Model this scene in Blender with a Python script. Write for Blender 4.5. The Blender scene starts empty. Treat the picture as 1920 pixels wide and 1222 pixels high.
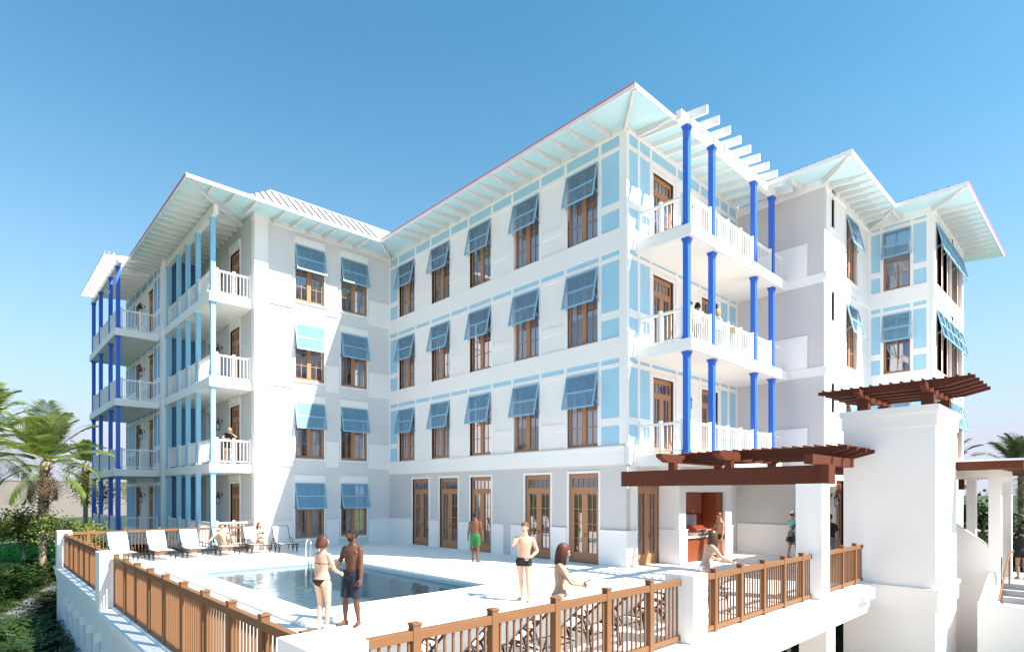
import bpy, bmesh, math, random
from mathutils import Vector, Matrix, Quaternion
C = bpy.context.scene.collection
R_ = random.Random(7)
PI = math.pi
# ------------------------------------------------------------------ helpers
class MB:
    """collects shapes and links them as ONE mesh object"""
    def __init__(s): s.v = []; s.f = []
    def pts8(s, p):
        b = len(s.v); s.v += [tuple(q) for q in p]
        s.f += [tuple(b+i for i in q) for q in ((0,3,2,1),(4,5,6,7),(0,1,5,4),(1,2,6,5),(2,3,7,6),(3,0,4,7))]
    def box(s, x0, x1, y0, y1, z0, z1):
        s.pts8([(x0,y0,z0),(x1,y0,z0),(x1,y1,z0),(x0,y1,z0),(x0,y0,z1),(x1,y0,z1),(x1,y1,z1),(x0,y1,z1)])
    def beam(s, p, q, w, h, up=(0,0,1)):
        p = Vector(p); q = Vector(q); d = (q-p).normalized(); u = Vector(up)
        sd = d.cross(u).normalized(); u = sd.cross(d).normalized()
        a = sd*(w/2); b = u*(h/2)
        s.pts8([p-a-b, p+a-b, q+a-b, q-a-b, p-a+b, p+a+b, q+a+b, q-a+b])
    def prism(s, poly, ext):
        b = len(s.v); n = len(poly); e = Vector(ext)
        s.v += [tuple(p) for p in poly] + [tuple(Vector(p)+e) for p in poly]
        s.f.append(tuple(range(b+n-1, b-1, -1))); s.f.append(tuple(range(b+n, b+2*n)))
        for i in range(n):
            j = (i+1) % n; s.f.append((b+i, b+j, b+n+j, b+n+i))
    def quad(s, a, b, c, d):
        k = len(s.v); s.v += [tuple(a), tuple(b), tuple(c), tuple(d)]; s.f.append((k, k+1, k+2, k+3))
    def tri(s, a, b, c):
        k = len(s.v); s.v += [tuple(a), tuple(b), tuple(c)]; s.f.append((k, k+1, k+2))
    def rings(s, rs, n=10, caps=True):
        """rs: list of (centre, axis_a, axis_b)"""
        b = len(s.v)
        for c, a, d in rs:
            c = Vector(c); a = Vector(a); d = Vector(d)
            for i in range(n):
                t = 2*PI*i/n; s.v.append(tuple(c + a*math.cos(t) + d*math.sin(t)))
        for k in range(len(rs)-1):
            for i in range(n):
                j = (i+1) % n
                s.f.append((b+k*n+i, b+k*n+j, b+(k+1)*n+j, b+(k+1)*n+i))
        if caps:
            s.f.append(tuple(b+i for i in range(n-1, -1, -1)))
            s.f.append(tuple(b+(len(rs)-1)*n+i for i in range(n)))
    def tube(s, pts, r, n=8, caps=True):
        pts = [Vector(p) for p in pts]; rs = []
        if not isinstance(r, (list, tuple)): r = [r]*len(pts)
        ref = None
        for i, p in enumerate(pts):
            d = (pts[min(i+1, len(pts)-1)] - pts[max(i-1, 0)]).normalized()
            if ref is None: ref = Vector((0,0,1)) if abs(d.z) < .9 else Vector((1,0,0))
            a = d.cross(ref).normalized(); c = a.cross(d).normalized(); ref = c
            rs.append((p, a*r[i], c*r[i]))
        s.rings(rs, n, caps)
    def ell(s, c, rx, ry, rz, n=12, m=8):
        c = Vector(c); b = len(s.v)
        s.v.append(tuple(c+Vector((0,0,-rz))))
        for k in range(1, m):
            ph = -PI/2 + PI*k/m
            for i in range(n):
                t = 2*PI*i/n
                s.v.append((c.x+rx*math.cos(ph)*math.cos(t), c.y+ry*math.cos(ph)*math.sin(t), c.z+rz*math.sin(ph)))
        s.v.append(tuple(c+Vector((0,0,rz)))); top = len(s.v)-1
        for i in range(n):
            j = (i+1) % n
            s.f.append((b, b+1+j, b+1+i)); s.f.append((top, b+1+(m-2)*n+i, b+1+(m-2)*n+j))
            for k in range(m-2):
                s.f.append((b+1+k*n+i, b+1+k*n+j, b+1+(k+1)*n+j, b+1+(k+1)*n+i))
    def mesh(s, name, mat, smooth=False, fix=True):
        me = bpy.data.meshes.new(name); me.from_pydata(s.v, [], s.f)
        if fix:
            bm = bmesh.new(); bm.from_mesh(me); bmesh.ops.recalc_face_normals(bm, faces=bm.faces); bm.to_mesh(me); bm.free()
        if mat is not None: me.materials.append(mat)
        if smooth: me.polygons.foreach_set('use_smooth', [True]*len(me.polygons))
        me.update(); return me
    def build(s, name, mat, parent=None, smooth=False, fix=True, bevel=0):
        o = link(name, s.mesh(name, mat, smooth, fix), parent)
        if bevel:
            m = o.modifiers.new('bevel', 'BEVEL'); m.width = bevel; m.segments = 2; m.limit_method = 'ANGLE'
        return o
def build_each(mb, name, mat, parent, bevel=0):
    """every box of the collector becomes an object of its own"""
    for i in range(0, len(mb.v), 8):
        m = MB(); vs = [Vector(v) for v in mb.v[i:i+8]]; c = sum(vs, Vector())/8
        m.pts8([v-c for v in vs]); o = m.build(name, mat, parent, bevel=bevel); o.location = c
def link(name, me, parent=None, loc=None, rz=0):
    o = bpy.data.objects.new(name, me); C.objects.link(o)
    if parent is not None: o.parent = parent
    if loc is not None: o.location = loc
    if rz: o.rotation_euler = (0, 0, rz)
    return o
def tag(o, label, cat, group=None):
    o['label'] = label; o['category'] = cat
    if group: o['group'] = group
    return o
def thing(name, label, cat, loc=(0,0,0), rz=0, group=None):
    o = bpy.data.objects.new(name, None); C.objects.link(o); o.location = loc; o.rotation_euler = (0,0,rz)
    o.empty_display_size = .3
    return tag(o, label, cat, group)
def struct(o, label=None, cat=None, kind='structure'):
    o['kind'] = kind
    if label: o['label'] = label
    if cat: o['category'] = cat
    return o
def copy_tree(o, parent=None):
    c = o.copy(); C.objects.link(c)
    if parent is not None: c.parent = parent
    for ch in list(o.children): copy_tree(ch, c)
    return c
# ------------------------------------------------------------------ materials
def mat(name, col, rough=.6, noise=None, bump=0, bscale=60, metal=0, spec=.5, vary=.0, vscale=3, sheen=0, coat=0):
    m = bpy.data.materials.new(name); m.use_nodes = True; nt = m.node_tree; N = nt.nodes; L = nt.links
    b = N['Principled BSDF']; b.inputs['Base Color'].default_value = (*col, 1)
    b.inputs['Roughness'].default_value = rough; b.inputs['Metallic'].default_value = metal
    b.inputs['Specular IOR Level'].default_value = spec
    if coat: b.inputs['Coat Weight'].default_value = coat
    tc = N.new('ShaderNodeTexCoord')
    if vary:
        nz = N.new('ShaderNodeTexNoise'); nz.inputs['Scale'].default_value = vscale; nz.inputs['Detail'].default_value = 6
        L.new(tc.outputs['Object'], nz.inputs['Vector'])
        mx = N.new('ShaderNodeMix'); mx.data_type = 'RGBA'
        mx.inputs['A'].default_value = (*[c*(1-vary) for c in col], 1); mx.inputs['B'].default_value = (*[min(1, c*(1+vary)) for c in col], 1)
        L.new(nz.outputs['Fac'], mx.inputs['Factor']); L.new(mx.outputs['Result'], b.inputs['Base Color'])
    if bump:
        n2 = N.new('ShaderNodeTexNoise'); n2.inputs['Scale'].default_value = bscale; n2.inputs['Detail'].default_value = 4
        L.new(tc.outputs['Object'], n2.inputs['Vector'])
        bp = N.new('ShaderNodeBump'); bp.inputs['Strength'].default_value = bump; bp.inputs['Distance'].default_value = .01
        L.new(n2.outputs['Fac'], bp.inputs['Height']); L.new(bp.outputs['Normal'], b.inputs['Normal'])
    return m
def wood(name, c1, c2, rough=.5, scale=(3, 3, 40), spec=.35):
    m = mat(name, c1, rough, spec=spec); nt = m.node_tree; N = nt.nodes; L = nt.links; b = N['Principled BSDF']
    tc = N.new('ShaderNodeTexCoord'); mp = N.new('ShaderNodeMapping'); mp.inputs['Scale'].default_value = scale
    nz = N.new('ShaderNodeTexNoise'); nz.inputs['Scale'].default_value = 1.5; nz.inputs['Detail'].default_value = 5
    mx = N.new('ShaderNodeMix'); mx.data_type = 'RGBA'; mx.inputs['A'].default_value = (*c1, 1); mx.inputs['B'].default_value = (*c2, 1)
    L.new(tc.outputs['Object'], mp.inputs['Vector']); L.new(mp.outputs['Vector'], nz.inputs['Vector'])
    L.new(nz.outputs['Fac'], mx.inputs['Factor']); L.new(mx.outputs['Result'], b.inputs['Base Color'])
    return m
def glass(name, tint, refl=.5):
    m = bpy.data.materials.new(name); m.use_nodes = True; nt = m.node_tree; N = nt.nodes; L = nt.links
    N.remove(N['Principled BSDF'])
    tr = N.new('ShaderNodeBsdfTransparent'); tr.inputs['Color'].default_value = (*tint, 1)
    gl = N.new('ShaderNodeBsdfGlossy'); gl.inputs['Roughness'].default_value = .02; gl.inputs['Color'].default_value = (.9,.92,1,1)
    fr = N.new('ShaderNodeFresnel'); fr.inputs['IOR'].default_value = 1.6
    ad = N.new('ShaderNodeMath'); ad.operation = 'ADD'; ad.use_clamp = True; ad.inputs[1].default_value = refl
    mx = N.new('ShaderNodeMixShader'); L.new(fr.outputs[0], ad.inputs[0]); L.new(ad.outputs[0], mx.inputs[0])
    L.new(tr.outputs[0], mx.inputs[1]); L.new(gl.outputs[0], mx.inputs[2]); L.new(mx.outputs[0], N['Material Output'].inputs['Surface'])
    return m
def leafmat(name, c1, c2, trans=.35, rough=.45, scale=1.7):
    m = mat(name, c1, rough, spec=.4); nt = m.node_tree; N = nt.nodes; L = nt.links; b = N['Principled BSDF']
    tc = N.new('ShaderNodeTexCoord'); nz = N.new('ShaderNodeTexNoise'); nz.inputs['Scale'].default_value = scale; nz.inputs['Detail'].default_value = 3
    mx = N.new('ShaderNodeMix'); mx.data_type = 'RGBA'; mx.inputs['A'].default_value = (*c1, 1); mx.inputs['B'].default_value = (*c2, 1)
    rp = N.new('ShaderNodeMapRange'); rp.inputs[1].default_value = .35; rp.inputs[2].default_value = .65
    L.new(tc.outputs['Object'], nz.inputs['Vector']); L.new(nz.outputs['Fac'], rp.inputs[0]); L.new(rp.outputs[0], mx.inputs['Factor'])
    L.new(mx.outputs['Result'], b.inputs['Base Color'])
    tl = N.new('ShaderNodeBsdfTranslucent'); L.new(mx.outputs['Result'], tl.inputs['Color'])
    ms = N.new('ShaderNodeMixShader'); ms.inputs[0].default_value = trans
    L.new(b.outputs[0], ms.inputs[1]); L.new(tl.outputs[0], ms.inputs[2]); L.new(ms.outputs[0], N['Material Output'].inputs['Surface'])
    return m
M = dict(
 stucco = mat('white_stucco', (.86,.825,.795), .85, bump=.25, bscale=90, vary=.025, vscale=1.2),
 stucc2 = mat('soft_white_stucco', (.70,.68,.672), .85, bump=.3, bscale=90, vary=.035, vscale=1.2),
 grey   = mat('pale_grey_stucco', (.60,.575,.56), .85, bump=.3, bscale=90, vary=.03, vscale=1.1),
 trim   = mat('white_trim_paint', (.87,.84,.81), .5, vary=.015, vscale=4),
 wains  = mat('white_painted_block', (.85,.82,.80), .75, bump=.35, bscale=45, vary=.03, vscale=6),
 blue   = mat('sky_blue_board', (.36,.61,.76), .55, vary=.04, vscale=2.5),
 deep   = mat('deep_blue_board', (.075,.21,.37), .55, vary=.06, vscale=2.5),
 mblue  = mat('mid_blue_board', (.19,.44,.66), .55, vary=.05, vscale=2.5),
 soffit = mat('pale_aqua_soffit', (.55,.78,.82), .6, vary=.02),
 rafter = mat('shade_greyed_rafter', (.70,.685,.67), .6, vary=.03, vscale=4),  # white rafters greyed: shade under the eaves put into the colour
 blind  = mat('pale_window_blind', (.84,.81,.86), .9, vary=.04, vscale=3),
 royal  = mat('royal_blue_paint', (.025,.13,.62), .42, vary=.07, vscale=2),
 lblue  = mat('light_blue_paint', (.25,.56,.77), .45, vary=.04, vscale=2),
 shut   = mat('blue_shutter_paint', (.25,.47,.63), .5, vary=.08, vscale=5),
 frame  = wood('brown_wood_frame', (.45,.225,.115), (.36,.175,.088), .5),
 fence  = wood('cedar_fence_wood', (.215,.102,.045), (.165,.077,.033), .6),
 dark   = wood('dark_brown_timber', (.115,.034,.018), (.085,.024,.013), .6, spec=.15),
 under  = mat('balcony_ceiling', (.74,.73,.70), .8, bump=.4, bscale=30, vary=.04, vscale=5),
 metal  = mat('white_roof_metal', (.76,.77,.79), .35, metal=.25, vary=.02),
 seam   = mat('dark_roof_seam', (.09,.10,.13), .5, vary=.1),
 red    = mat('red_drip_edge', (.74,.16,.21), .5, vary=.05),
 deck   = mat('pale_deck_paving', (.81,.80,.785), .7, bump=.12, bscale=25, vary=.03, vscale=1.4),
 ledge  = mat('ledge_stone', (.76,.77,.80), .7, bump=.1, bscale=40, vary=.03, vscale=2),
 room   = mat('room_plaster', (.80,.78,.76), .9, vary=.05),
 roomf  = wood('room_floor', (.30,.20,.12), (.24,.15,.09), .5),
 curtain= mat('pale_curtain', (.70,.70,.74), .9, vary=.05),
 pane   = glass('window_glass', (.90,.89,.92), .2),
 lamp   = mat('rust_lantern_metal', (.20,.045,.03), .4, metal=.4, vary=.1),
 lglass = glass('lantern_glass', (.9,.9,.9), .15),
 tile   = mat('pool_tile', (.38,.48,.54), .4, vary=.08),
 chrome = mat('steel_rail', (.8,.8,.82), .15, metal=1, vary=.02),
 black  = mat('black_tube_frame', (.018,.02,.028), .4, vary=.1),
 sling  = leafmat('white_sling', (.84,.84,.84), (.80,.80,.80), .5, .7),
 cab    = wood('russet_cabinet', (.24,.058,.018), (.19,.044,.014), .45),
 cabd   = wood('dark_russet_panel', (.20,.033,.009), (.16,.026,.008), .45),
 steel  = mat('brushed_steel', (.55,.56,.57), .3, metal=.9, vary=.05),
 splash = mat('grey_backsplash', (.38,.41,.44), .4, vary=.05),
 counter= mat('pale_counter', (.72,.66,.58), .4, vary=.06, vscale=20),
 concrete=mat('step_concrete', (.33,.33,.34), .85, bump=.3, bscale=40, vary=.08),
 beige  = mat('beige_wall', (.20,.18,.17), .9, bump=.2, bscale=8, vary=.06, vscale=.2),
 lawn   = mat('lawn_green', (.03,.062,.015), .95, bump=.8, bscale=30, vary=.35, vscale=.6),
 grass  = leafmat('grass_blade', (.05,.11,.02), (.08,.15,.03)),
 bounce_paving = mat('pale_bounce_paving', (.42,.385,.35), .85, bump=.2, vary=.08, vscale=.5),
 pathm  = mat('path_paving', (.12,.125,.135), .9, bump=.2, vary=.1, vscale=4),
 shade_slot = mat('slot_shade_grey', (.30,.30,.32), .9, vary=.03),  # shade of the slots put into this grey; the backing sits shallow
)
# ------------------------------------------------------------------ facades
class Fac:
    """plane x=c or y=c whose outside looks towards -x / -y; u runs along it, n outwards"""
    def __init__(s, ax, c): s.ax = ax; s.c = c
    def p(s, u, n, z): return (s.c-n, u, z) if s.ax == 'X' else (u, s.c-n, z)
    def box(s, mb, u0, u1, n0, n1, z0, z1):
        if s.ax == 'X': mb.box(s.c-n1, s.c-n0, u0, u1, z0, z1)
        else: mb.box(u0, u1, s.c-n1, s.c-n0, z0, z1)
    @property
    def rz(s): return -PI/2 if s.ax == 'X' else 0
    def wall(s, mb, u0, u1, z0, z1, ops, t=.24):
        us = sorted({u0, u1} | {x for o in ops for x in o[:2]}); zs = sorted({z0, z1} | {x for o in ops for x in o[2:4]})
        us = [u for u in us if u0 <= u <= u1]; zs = [z for z in zs if z0 <= z <= z1]
        sol = {}
        for i in range(len(us)-1):
            for k in range(len(zs)-1):
                cu = (us[i]+us[i+1])/2; cz = (zs[k]+zs[k+1])/2
                sol[i, k] = not any(o[0] < cu < o[1] and o[2] < cz < o[3] for o in ops)
        for (i, k), v in sol.items():
            if not v: continue
            a, b, c, d = us[i], us[i+1], zs[k], zs[k+1]
            for n in (0, -t): mb.quad(s.p(a,n,c), s.p(b,n,c), s.p(b,n,d), s.p(a,n,d))
            for (di, dk, q) in ((-1,0,((a,c),(a,d))),(1,0,((b,c),(b,d))),(0,-1,((a,c),(b,c))),(0,1,((a,d),(b,d)))):
                if not sol.get((i+di, k+dk), False):
                    (p0, q0), (p1, q1) = q
                    mb.quad(s.p(p0,0,q0), s.p(p1,0,q1), s.p(p1,-t,q1), s.p(p0,-t,q0))
# unit meshes in local (x = along, -y = outwards, z = up), origin at sill centre
def window_meshes(w, h, cols=2, rows=4, double=True):
    f = MB(); g = MB(); a = w/2; n0, n1 = .09, .15      # y from n0 to n1 (inside the wall)
    f.box(-a, -a+.08, n0, n1, 0, h); f.box(a-.08, a, n0, n1, 0, h); f.box(-a+.08, a-.08, n0, n1, h-.09, h); f.box(-a+.08, a-.08, n0, n1, 0, .11)
    leaves = ((-a+.08, -.1), (.1, a-.08)) if double else ((-a+.08, a-.08),)
    if double: f.box(-.1, .1, n0-.012, n1, .11, h-.09)
    for (l, r) in leaves:
        for c in range(1, cols): x = l+(r-l)*c/cols; f.box(x-.014, x+.014, n0+.012, n1-.012, .11, h-.09)
        for k in range(1, rows): z = .11+(h-.2)*k/rows; f.box(l, r, n0+.015, n1-.015, z-.014, z+.014)
        g.quad((l, n0+.03, .11), (r, n0+.03, .11), (r, n0+.03, h-.09), (l, n0+.03, h-.09))
    t = MB()
    t.box(-a-.07, -a, -.03, .09, -.04, h+.0); t.box(a, a+.07, -.03, .09, -.04, h+.0); t.box(-a-.1, a+.1, -.06, .09, -.1, -.04)
    t.box(-a-.07, a+.07, -.035, .09, h, h+.06)
    return f.mesh('window', M['frame']), g.mesh('pane', M['pane'], fix=False), t.mesh('casing', M['trim'])
def shutter_mesh(w, drop, out, slats=32):
    s = MB(); a = w/2+.03; L = math.hypot(drop, out); ang = math.atan2(out, drop)
    def P(x, d, e): # d down the leaf, e towards its face
        return (x, -.05-d*math.sin(ang)-e*math.cos(ang), -d*math.cos(ang)+e*math.sin(ang))
    def bx(x0, x1, d0, d1, e0, e1):
        s.pts8([P(x0,d0,e0),P(x1,d0,e0),P(x1,d1,e0),P(x0,d1,e0),P(x0,d0,e1),P(x1,d0,e1),P(x1,d1,e1),P(x0,d1,e1)])
    bx(-a, -a+.055, 0, L, -.02, .02); bx(a-.055, a, 0, L, -.02, .02)
    bx(-a+.055, a-.055, 0, .05, -.02, .02); bx(-a+.055, a-.055, L-.06, L, -.02, .02); bx(-a+.055, a-.055, L*.52-.03, L*.52+.03, -.018, .018)
    bx(-.02, .02, .05, L-.06, -.026, -.02)
    for k in range(slats):
        d = .07+(L-.15)*k/(slats-1)
        if abs(d-L*.52) < .04: continue
        x0, x1 = -a+.055, a-.055
        s.pts8([P(x0,d-.0145,-.009),P(x1,d-.0145,-.009),P(x1,d+.0145,.008),P(x0,d+.0145,.008),P(x0,d-.016,-.005),P(x1,d-.016,-.005),P(x1,d+.013,.012),P(x0,d+.013,.012)])
    me = s.mesh('shutter', M['shut'])
    st = []
    for sx in (-1, 1):
        b = MB(); st.append(b); b.tube([(sx*(a+.015), -.02, -drop*.93), P(sx*(a+.015), L*.8, 0)], .011, 6)
        b.box(sx*(a+.015)-.02, sx*(a+.015)+.02, -.05, .0, -drop*.93-.05, -drop*.93+.05)
    return me, [b.mesh('shutter_stay', M['shut']) for b in st]
def door_meshes(w, h):
    f = MB(); g = MB(); a = w/2; n0, n1 = .07, .14; tz = h-.16; t0 = h-.50; lz = t0-.22
    f.box(-a, -a+.09, n0, n1, 0, h); f.box(a-.09, a, n0, n1, 0, h); f.box(-a+.09, a-.09, n0, n1, tz, h); f.box(-a+.09, a-.09, n0, n1, lz, t0)
    for k in range(1, 5): x = -a+.09+(w-.18)*k/5; f.box(x-.014, x+.014, n0+.015, n1-.015, t0, tz)
    g.quad((-a+.09, n0+.035, t0), (a-.09, n0+.035, t0), (a-.09, n0+.035, tz), (-a+.09, n0+.035, tz))
    f.box(-a+.09, a-.09, n0, n1, .0, .36)
    f.box(-.13, .13, n0-.015, n1, .36, lz); f.box(-a+.09, -a+.17, n0, n1, .36, lz); f.box(a-.17, a-.09, n0, n1, .36, lz)
    for (l, r) in ((-a+.17, -.13), (.13, a-.17)):
        x = (l+r)/2; f.box(x-.013, x+.013, n0+.015, n1-.015, .36, lz)
        for k in range(1, 4): z = .36+(lz-.40)*k/4; f.box(l, r, n0+.017, n1-.017, z-.013, z+.013)
        g.quad((l, n0+.035, .36), (r, n0+.035, .36), (r, n0+.035, lz), (l, n0+.035, lz))
    t = MB(); t.box(-a-.08, -a, -.035, .07, 0, h); t.box(a, a+.08, -.035, .07, 0, h); t.box(-a-.08, a+.08, -.04, .07, h, h+.09)
    k = MB(); k.tube([(.05, .05, 1.05), (.05, -.0, 1.05), (.05, -.0, .93)], .013, 6)
    return f.mesh('door', M['frame']), g.mesh('pane', M['pane'], fix=False), t.mesh('casing', M['trim']), k.mesh('handle', M['black'])
WH = 2.58; WW = 1.40
wA = window_meshes(WW, WH); shA = shutter_mesh(WW, 1.22, .27)
wN = window_meshes(1.02, WH, 2, 4, False); shN = shutter_mesh(1.02, 1.22, .27)
wS = window_meshes(.34, 1.15, 1, 2, False)
dG = door_meshes(1.37, 3.19); dB = door_meshes(1.34, 2.83); dS = door_meshes(.95, 3.0)
lint = MB(); lint.box(-.74, .74, -.07, .0, 0, .30); lint = lint.mesh('lintel', M['trim'])
lintS = MB(); lintS.box(-.24, .24, -.06, .0, 0, .25); lintS = lintS.mesh('lintel', M['trim'])
def add_window(B, fac, u, z, ms, sh=None, lt=None, h=WH):
    w = link('window', ms[0], B, fac.p(u, 0, z), fac.rz)
    link('pane', ms[1], w); link('casing', ms[2], w)
    if sh:
        s = link('shutter', sh[0], w, (0, 0, h+.0)); [link('shutter_stay', q, w, (0, 0, h)) for q in sh[1]]
    if lt: link('lintel', lt, w, (0, 0, h+.062))
    return w
def add_door(B, fac, u, z, ms, lt=False):
    d = link('door', ms[0], B, fac.p(u, 0, z), fac.rz)
    link('pane', ms[1], d); link('casing', ms[2], d); link('handle', ms[3], d)
    return d
_l = MB()
_l.box(-.05, .05, -.03, 0, .05, .17); _l.tube([(0,-.03,.12),(0,-.12,.2),(0,-.2,.2)], .012, 6)
_l.rings([((0,-.2,.30),(.012,0,0),(0,.012,0)),((0,-.2,.22),(.03,0,0),(0,.03,0)),((0,-.2,.16),(.035,0,0),(0,.035,0)),((0,-.2,.03),(.085,0,0),(0,.085,0)),((0,-.2,0),(.14,0,0),(0,.14,0))], 12)
LANT = _l.mesh('wall_lantern', M['lamp'], False)
_l = MB(); _l.rings([((0,-.2,0),(.085,0,0),(0,.085,0)),((0,-.2,-.36),(.085,0,0),(0,.085,0))], 12); LGL = _l.mesh('lantern_glass', M['lglass'], True)
def add_lantern(B, fac, u, z):
    l = link('wall_lantern', LANT, B, fac.p(u, 0, z), fac.rz); link('lantern_glass', LGL, l)
def railing(mb, p, q, z, posts=True, every=1.15, h=1.05, bal=.145):
    """white balcony railing from p to q (2-D) standing on level z"""
    p = Vector((p[0], p[1], z)); q = Vector((q[0], q[1], z)); L = (q-p).length; d = (q-p)/L; Z = Vector((0,0,1))
    n = max(1, round(L/every))
    for k in range(n):
        a = p+d*(L*k/n); b = p+d*(L*(k+1)/n)
        mb.beam(a+Z*(h-.04)+d*.045, b+Z*(h-.04)-d*.045, .07, .075); mb.beam(a+Z*.11+d*.045, b+Z*.11-d*.045, .05, .05)
        m = max(2, round((L/n-.09)/bal))
        for j in range(m):
            c = a+d*(.045+(L/n-.09)*(j+.5)/m)
            mb.box(c.x-.011, c.x+.011, c.y-.011, c.y+.011, z+.135, z+h-.078)
    for k in range(n+1):
        c = p+d*(L*k/n); mb.box(c.x-.045, c.x+.045, c.y-.045, c.y+.045, z+.0, z+h+.04)
        mb.box(c.x-.055, c.x+.055, c.y-.055, c.y+.055, z+h+.04, z+h+.065)
def column_mesh(h, w, m):
    c = MB(); a = w/2
    c.box(-a, a, -a, a, .12, h-.13); c.box(-a-.02, a+.02, -a-.02, a+.02, 0, .12)
    c.box(-a-.015, a+.015, -a-.015, a+.015, h-.13, h-.07); c.box(-a-.035, a+.035, -a-.035, a+.035, h-.07, h-.002)
    return c.mesh('column', m)
# ------------------------------------------------------------------ the apartment building
B = thing('apartment_building', 'white four storey apartment block with pale blue panels, shuttered windows and blue balcony columns', 'building')
SILL = (4.13, 7.76, 11.42); FL = (3.75, 7.37, 10.97); ST = .36
TOP = 14.57
F1 = Fac('X', 16.0); F2 = Fac('Y', 26.3); F3 = Fac('Y', 11.43); F4 = Fac('X', 24.0); F5 = Fac('Y', 7.95); F6 = Fac('X', 29.6); F7 = Fac('Y', 5.55)
G1 = Fac('X', 9.15); G2 = Fac('Y', 34.2); G3 = Fac('X', 7.45)
def panels(fac, cells, col='blue'):
    """cells: (u0, u1, kind, strip) - kind 'b' blue panels, 'w' white panels, 'o' a window or door bay"""
    bl = MB(); tr = MB(); us = sorted({c[0] for c in cells} | {c[1] for c in cells})
    ulo, uhi = us[0], us[-1]
    for k, zs in enumerate(SILL):
        st = zs+2.93 if k < 2 else zs+3.12
        for (a, b, kind, strip) in cells:
            if strip: fac.box(bl, a, b, 0, .012, zs+2.77, st)
            if kind == 'b':
                fac.box(bl, a, b, 0, .012, zs+.02, zs+.65); fac.box(bl, a, b, 0, .012, zs+.93, zs+2.6)
            if kind != 'o':
                fac.box(tr, a+.06, b-.06, 0, .03, zs+.66, zs+.92)
            fac.box(tr, a+.06, b-.06, 0, .03, zs+2.65 if kind == 'o' else zs+2.61, zs+2.76)
        for u in us: fac.box(tr, u-.06, u+.06, 0, .042, zs+.0, st)
        zt = SILL[k+1] if k < 2 else TOP
        fac.box(tr, ulo-.06, uhi+.06, 0, .05, st, zt-.002)
    (build_each(bl, 'blue_board', M[col], B) if fac in (F6, F7) else bl.build('blue_cladding', M[col], B)); tr.build('trim_boards', M['trim'], B)
# --- F1: the long courtyard face
bays = [24.64, 21.81, 18.96, 16.155, 13.31]; doors1 = [(23.44), (21.19), (18.93), (15.535), (13.255)]
ops = [(u-.7, u+.7, z, z+WH) for u in bays for z in SILL] + [(u-.685, u+.685, 0, 3.19) for u in doors1]
w = MB(); F1.wall(w, 11.43, 26.3, 3.46, 14.85, ops); w.build('wall', M['stucco'], B)
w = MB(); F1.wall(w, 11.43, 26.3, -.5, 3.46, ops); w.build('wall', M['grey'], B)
cells = []; prev = 26.3
edges = []
for u in bays: edges += [u+.78, u-.78]
edges = [26.24] + edges + [12.5, 11.62]
edges.remove(bays[-1]-.78); 
for i in range(len(edges)-1):
    a, b = edges[i+1], edges[i]
    kind = 'b' if i in (0, len(edges)-2) else ('o' if i % 2 == 1 else 'w')
    cells.append((a, b, kind, True))
panels(F1, cells)
for u in bays:
    for z in SILL: add_window(B, F1, u, z, wA, shA)
for u in doors1: add_door(B, F1, u, 0, dG)
tr = MB(); F1.box(tr, 11.45, 26.28, 0, .075, 3.46, 4.08); F1.box(tr, 11.45, 26.28, .075, .1, 3.98, 4.08)
F1.box(tr, 11.5, 11.62, .0, .055, 4.13, TOP); F1.box(tr, 11.5, 26.28, 0, .06, TOP, 14.80); F1.box(tr, 11.45, 26.28, .06, .09, TOP-.01, TOP+.06)
tr.build('cornice', M['trim'], B)
# wainscot between the doors
wn = MB(); cur = 11.43; segs = []
for d in sorted(doors1): segs.append((cur, d-.77)); cur = d+.77
segs.append((cur, 26.29))
for (a, b) in segs:
    if a < 17.2 < b: wm = [(a, 17.0), (17.45, b)]
    else: wm = [(a, b)]
    for (p, q) in wm: F1.box(wn, p+.0, q, 0, .07, -.2, 1.17); F1.box(wn, p, q, 0, .1, 1.17, 1.23)
build_each(wn, 'wainscot', M['wains'], B)
# --- F2: short courtyard face of the left wing
u2 = [11.70, 13.97]; zg = .40
ops2 = [(u-.7, u+.7, z, z+WH) for u in u2 for z in SILL+(zg,)]
w = MB(); F2.wall(w, 9.15, 16.0, -.5, 14.85, ops2); w.build('wall', M['stucc2'], B)
for u in u2:
    for z in SILL+(zg,): add_window(B, F2, u, z, wA, shA, lint)
ap = MB()
for (a, b) in ((9.73, 10.90), (12.5, 13.16), (14.78, 15.99)):
    for z in SILL: F2.box(ap, a, b, 0, .055, z-.4, z+.86)
    F2.box(ap, a, b, 0, .055, -.2, 1.17); F2.box(ap, a, b, 0, .085, 1.17, 1.22)
build_each(ap, 'apron_panel', M['wains'], B)
pl = MB(); F2.box(pl, 9.13, 9.72, -.2, .16, -.5, 14.56); F2.box(pl, 9.72, 15.99, 0, .05, TOP, 14.83); F2.box(pl, 9.1, 9.75, -.2, .2, 14.56, 14.81)
F2.box(pl, 9.72, 15.99, .05, .08, TOP-.01, TOP+.06)
pl.build('pilaster', M['stucco'], B)
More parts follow.
